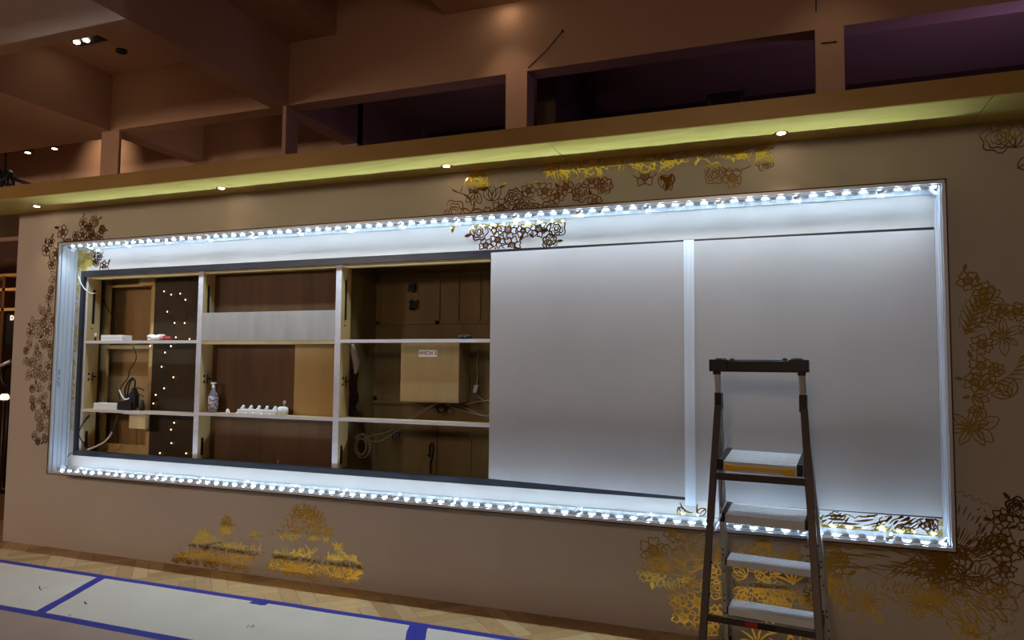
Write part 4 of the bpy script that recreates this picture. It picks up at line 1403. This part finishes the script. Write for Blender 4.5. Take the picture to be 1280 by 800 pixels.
struct('wall_right', MB().box(-4.25, 8, 4.0, 4.1, 0, ZC).box(7.9, 8, 1.4, 4.0, 0, ZC), M['darkwall'])
# dark case up in the middle opening
a, b_ = P(884, 133, 2.4), P(930, 112, 2.4)
r_ = thing('equipment_case', 'black box lying in the dark opening above the ledge', 'box', ((a.x + b_.x) / 2, 2.6, a.z))
MB().box(a.x, b_.x, 2.4, 2.8, a.z - 0.12, b_.z).build('body', M['black'], r_, bevel=0.01)
MB().box(a.x + 0.03, b_.x - 0.03, 2.394, 2.4, a.z - 0.09, b_.z - 0.03).build('lid', M['purplecloth'], r_)
# crack lines / wires on the upper wall
a, b_ = P(660, 85, YR - 0.006), P(703, 39, YR - 0.006)
r_ = thing('wall_wire', 'thin dark wire slanting up from the middle opening to a hook', 'wire', tuple(a))
MB().tube([a, (a + b_) / 2 + Vector((0.01, 0, -0.01)), b_], 0.004, 6).build('wire', M['black'], r_)
MB().ell(b_, 0.012, 0.006, 0.014, 10, 6).build('hook', M['bronze'], r_)
for q0, q1, lab in (((1020, 0), (1020, 14), 'short dark wire hanging down the upper wall left of the right post'), ((1027, 54), (1046, 52), 'short dark scratch-like rod across the right post')):
    a, b_ = P(*q0, YR - 0.005), P(*q1, YR - 0.005)
    tag(MB().tube([a, b_], 0.0045, 6).build('wall_rod', M['bronze'], origin=a), lab, 'rod')

# twin spot in the coffer, sprinkler, track heads
c = G(101, 50, ZC)
r_ = thing('twin_spotlight', 'recessed twin spotlight in the coffered ceiling at upper left', 'spotlight', (c.x, c.y, ZC))
MB().box(c.x - 0.10, c.x + 0.24, c.y - 0.08, c.y + 0.08, ZC - 0.012, ZC - 0.0005).build('housing', M['black'], r_, bevel=0.004)
for dx in (-0.05, 0.07):
    MB().lathe((c.x + dx, c.y, ZC - 0.013), [(0.02, -0.012), (0.026, -0.006), (0.03, 0.002)], 18).build('lamp', M['lamp'], r_)
c = G(152, 62.5, ZC)
tag(MB().lathe((c.x, c.y, ZC), [(0.02, -0.03), (0.05, -0.024), (0.05, -0.0005)], 18).build('smoke_detector', M['black'], origin=(c.x, c.y, ZC)), 'small dark round fitting on the coffered ceiling beside the twin spotlight', 'detector')
c = G(634, 1, ZC)
r_ = thing('ceiling_spotlight', 'ceiling spotlight at the top edge above the middle posts', 'spotlight', (c.x, c.y - 0.1, ZC))
MB().lathe((c.x, c.y - 0.1, ZC), [(0.05, -0.012), (0.065, -0.010), (0.07, -0.0005)], 20).build('ring', M['bronze'], r_)
MB().lathe((c.x, c.y - 0.1, ZC - 0.012), [(0.04, -0.004), (0.045, 0.0005)], 18).build('lamp', M['lamp'], r_)
YT = 1.9
r_ = thing('track_light', 'track with two spot heads under the ceiling at far left', 'track light', tuple(P(52, 170, YT)))
a, b_ = P(40, 174, YT), P(72, 172, YT)
MB().bar(a, b_, 0.03, 0.03, (0, 0, 1)).build('track', M['bronze'], r_)
MB().tube([(a + b_) / 2, Vector(((a.x + b_.x) / 2, YT, ZC))], 0.012, 8).build('stem', M['bronze'], r_)
for q in ((35, 186), (68.5, 181)):
    c = P(*q, YT)
    h = MB().lathe(c, [(0.058, -0.05), (0.054, 0.0), (0.03, 0.05), (0.014, 0.11)], 16).build('spot_head', M['bronze'], r_)
    MB().lathe(c, [(0.024, -0.054), (0.03, -0.0505)], 16).build('lamp', M['lamp'], h)
# dark rigging far left
r_ = thing('lighting_rig', 'dark truss of lighting bars at the left edge above the ledge', 'rig', tuple(P(15, 232, 1.7)))
for p0, p1 in (((-8, 214), (46, 234)), ((-8, 226), (30, 236)), ((2, 212), (2, 238)), ((9, 214), (9, 238)), ((16, 218), (16, 238)), ((-6, 238), (14, 214))):
    MB().tube([P(*p0, 1.7), P(*p1, 1.7)], 0.022, 8).build('bar', M['black'], r_)
c = P(6, 222, 1.7)
MB().tube([c, Vector((c.x, 1.7, ZC))], 0.015, 8).build('hanger', M['black'], r_)

# ------------------------------------------------------------------ dim shop at the left edge
YS = 1.9
struct('wall_left', MB().box(-16, -6.2, 2.37, 2.395, 0, 3.1), M['darkwall'])
a = P(-30, 345, YS); b_ = P(21, 345, YS)
r_ = thing('display_cabinet', 'wooden cabinet with open shelves at the left edge behind the taupe wall', 'cabinet', (a.x, YS + 0.2, 0))
zc_ = P(10, 345, YS).z
MB().box(a.x, -6.9, YS + 0.35, YS + 0.38, 0.0, zc_ + 0.3).build('back', M['brown'], r_)
for y_ in (342, 360, 385):
    z = P(10, y_, YS).z
    MB().box(a.x, -6.95, YS, YS + 0.35, z - 0.035, z).build('shelf', M['ply'], r_)
sx = P(4, 400, YS).x
MB().box(sx - 0.05, sx, YS, YS + 0.35, 0, zc_).build('side', M['brown'], r_)
MB().box(a.x, -6.95, YS + 0.1, YS + 0.35, 0.0, P(10, 520, YS).z).build('drawer_block', M['brown'], r_)
# lit letter sign
p0 = P(13.5, 397.5, YS - 0.1)
r_ = thing('letter_sign', 'small lit white letter D on black at the left edge', 'sign', tuple(p0))
MB().box(p0.x - 0.10, p0.x + 0.10, YS - 0.08, YS - 0.05, p0.z - 0.32, p0.z + 0.05).build('panel', M['black'], r_)
tm.translation = p0 + Vector((0, 0.015, 0))
textmesh('D', 0.085, M['signlit'], 'letter', tm, r_, 0.004)
# handrail, ring, lamp
tag(MB().tube([P(-10, 462, 1.6), P(14, 451, 1.6)], 0.02, 8).build('handrail', M['alu'], origin=P(0, 457, 1.6)), 'pale slanting handrail at the left edge', 'handrail')
c = P(12, 470, 1.7)
r_ = thing('ring_stand', 'black ring beside the wall edge below the handrail', 'ring', (c.x, c.y, 0))
MB().tube([c + Vector((0.13 * math.cos(t_ * PI / 14), 0, 0.13 * math.sin(t_ * PI / 14))) for t_ in range(29)], 0.02, 8, cap=False).build('ring', M['black'], r_)
MB().tube([Vector((c.x, c.y, 0)), c - Vector((0, 0, 0.13))], 0.016, 8).build('post', M['black'], r_)
c = P(5.5, 500, 1.45)
r_ = thing('table_lamp', 'small lamp glowing white at the left edge below the handrail', 'lamp', tuple(c))
MB().lathe(c, [(0.09, -c.z), (0.09, -c.z + 0.02), (0.014, -c.z + 0.03), (0.014, -0.03), (0.02, 0.0)], 14).build('stand', M['bronze'], r_)
MB().lathe(c, [(0.035, 0.0), (0.05, 0.02), (0.045, 0.05), (0.03, 0.07)], 14).build('shade', M['signlit'], r_)
r_ = thing('purple_lights', 'string of purple lights in the dark shop at the left edge', 'lights', tuple(P(14, 284, 2.2)))
for q in ((9, 285), (13, 279), (16, 287), (20, 278), (18, 282), (6, 293)):
    MB().ell(P(*q, 2.2), 0.018, 0.018, 0.018, 8, 6).build('bulb', M['purple'], r_)
MB().tube(smooth([P(5, 290, 2.22), P(10, 285, 2.22), P(15, 283, 2.22), P(22, 277, 2.22)], 5), 0.006, 6).build('wire', M['black'], r_)

# ------------------------------------------------------------------ lamps of the building and added fill lights
def spot(name, loc, target, energy, col, size=70, blend=0.8, soft=0.05):
    l = bpy.data.lights.new(name, 'SPOT')
    l.energy = energy; l.color = col; l.spot_size = math.radians(size); l.spot_blend = blend; l.shadow_soft_size = soft
    o = bpy.data.objects.new(name, l); C.objects.link(o)
    o.location = loc
    o.rotation_euler = (Vector(target) - Vector(loc)).to_track_quat('-Z', 'Y').to_euler()
    return o


def point(name, loc, energy, col, soft=0.1):
    l = bpy.data.lights.new(name, 'POINT')
    l.energy = energy; l.color = col; l.shadow_soft_size = soft
    o = bpy.data.objects.new(name, l); C.objects.link(o); o.location = loc
    return o


WARM = (1.0, 0.74, 0.52)
spot('upper_wall_spot', (-2.05, 0.75, ZC - 0.05), (-2.02, 1.2, 3.6), 9, WARM, 60, 1.0)
spot('post_spot', (0.4, 0.55, ZC - 0.05), (0.4, 1.2, 3.4), 6, WARM, 70, 1.0)
cs = P(132, 185, 2.4)
spot('column_spot', (cs.x + 0.1, 1.75, 4.42), (cs.x + 0.05, 2.45, 4.0), 26, WARM, 85, 1.0)
c = G(101, 50, ZC)
for dx in (-0.05, 0.07):
    spot('twin_spot_beam', (c.x + dx, c.y, ZC - 0.04), (c.x + dx, c.y, 0), 85, (1.0, 0.79, 0.62), 62, 0.8, 0.03)
spot('coffer_bounce_beam', (-2.9, 0.4, ZC - 0.05), (-2.9, 0.4, 0), 50, WARM, 80, 0.8, 0.03)  # added beam with no fitting above it, bounces off the ledge top
spot('beam_spot', (-5.0, 1.9, 3.4), (-6.42, 2.0, 4.2), 7, WARM, 80, 1.0)
point('opening_glow', (1.9, 1.9, 3.1), 20, (0.55, 0.38, 1.0), 0.2)
point('opening_glow', (-2.6, 2.3, 3.1), 3, (0.55, 0.38, 1.0), 0.2)
point('shop_fill', (-9.0, 1.3, 2.3), 7, (1.0, 0.55, 0.3), 0.2)  # added light without a visible source, brightens the shop shelves
# unseen fill lights added behind the camera for warm ambient light
for x, e in ((-0.6, 270), (-7.0, 540), (-9.8, 560)):
    spot('ambient_fill_spot', (x, -8.0, 3.5), (x, 0, 1.0), e, (1.0, 0.77, 0.60), 84, 0.9, 0.45)

for x, y in ((-10.0, -6.5), (-6.5, -6.0), (-3.0, -6.6), (-8.0, -8.2), (-4.5, -8.2)):
    spot('floor_bounce_fill', (x, y, 3.85), (x, y, 0), 900, (1.0, 0.77, 0.60), 62, 0.5, 0.1)  # unseen lights added so the floor bounce lifts the ceiling

w = bpy.data.worlds.new('world')
S.world = w
w.use_nodes = True
w.node_tree.nodes['Background'].inputs['Color'].default_value = (1.0, 0.66, 0.46, 1)
w.node_tree.nodes['Background'].inputs['Strength'].default_value = 0.05

S.view_settings.view_transform = 'Standard'
S.view_settings.look = 'None'
S.view_settings.gamma = 1
S.view_settings.exposure = 0.0
S.view_settings.use_curve_mapping = False
try:
    S.cycles.use_denoising = True
    S.cycles.max_bounces = 8
    S.cycles.sample_clamp_indirect = 6
except Exception:
    pass
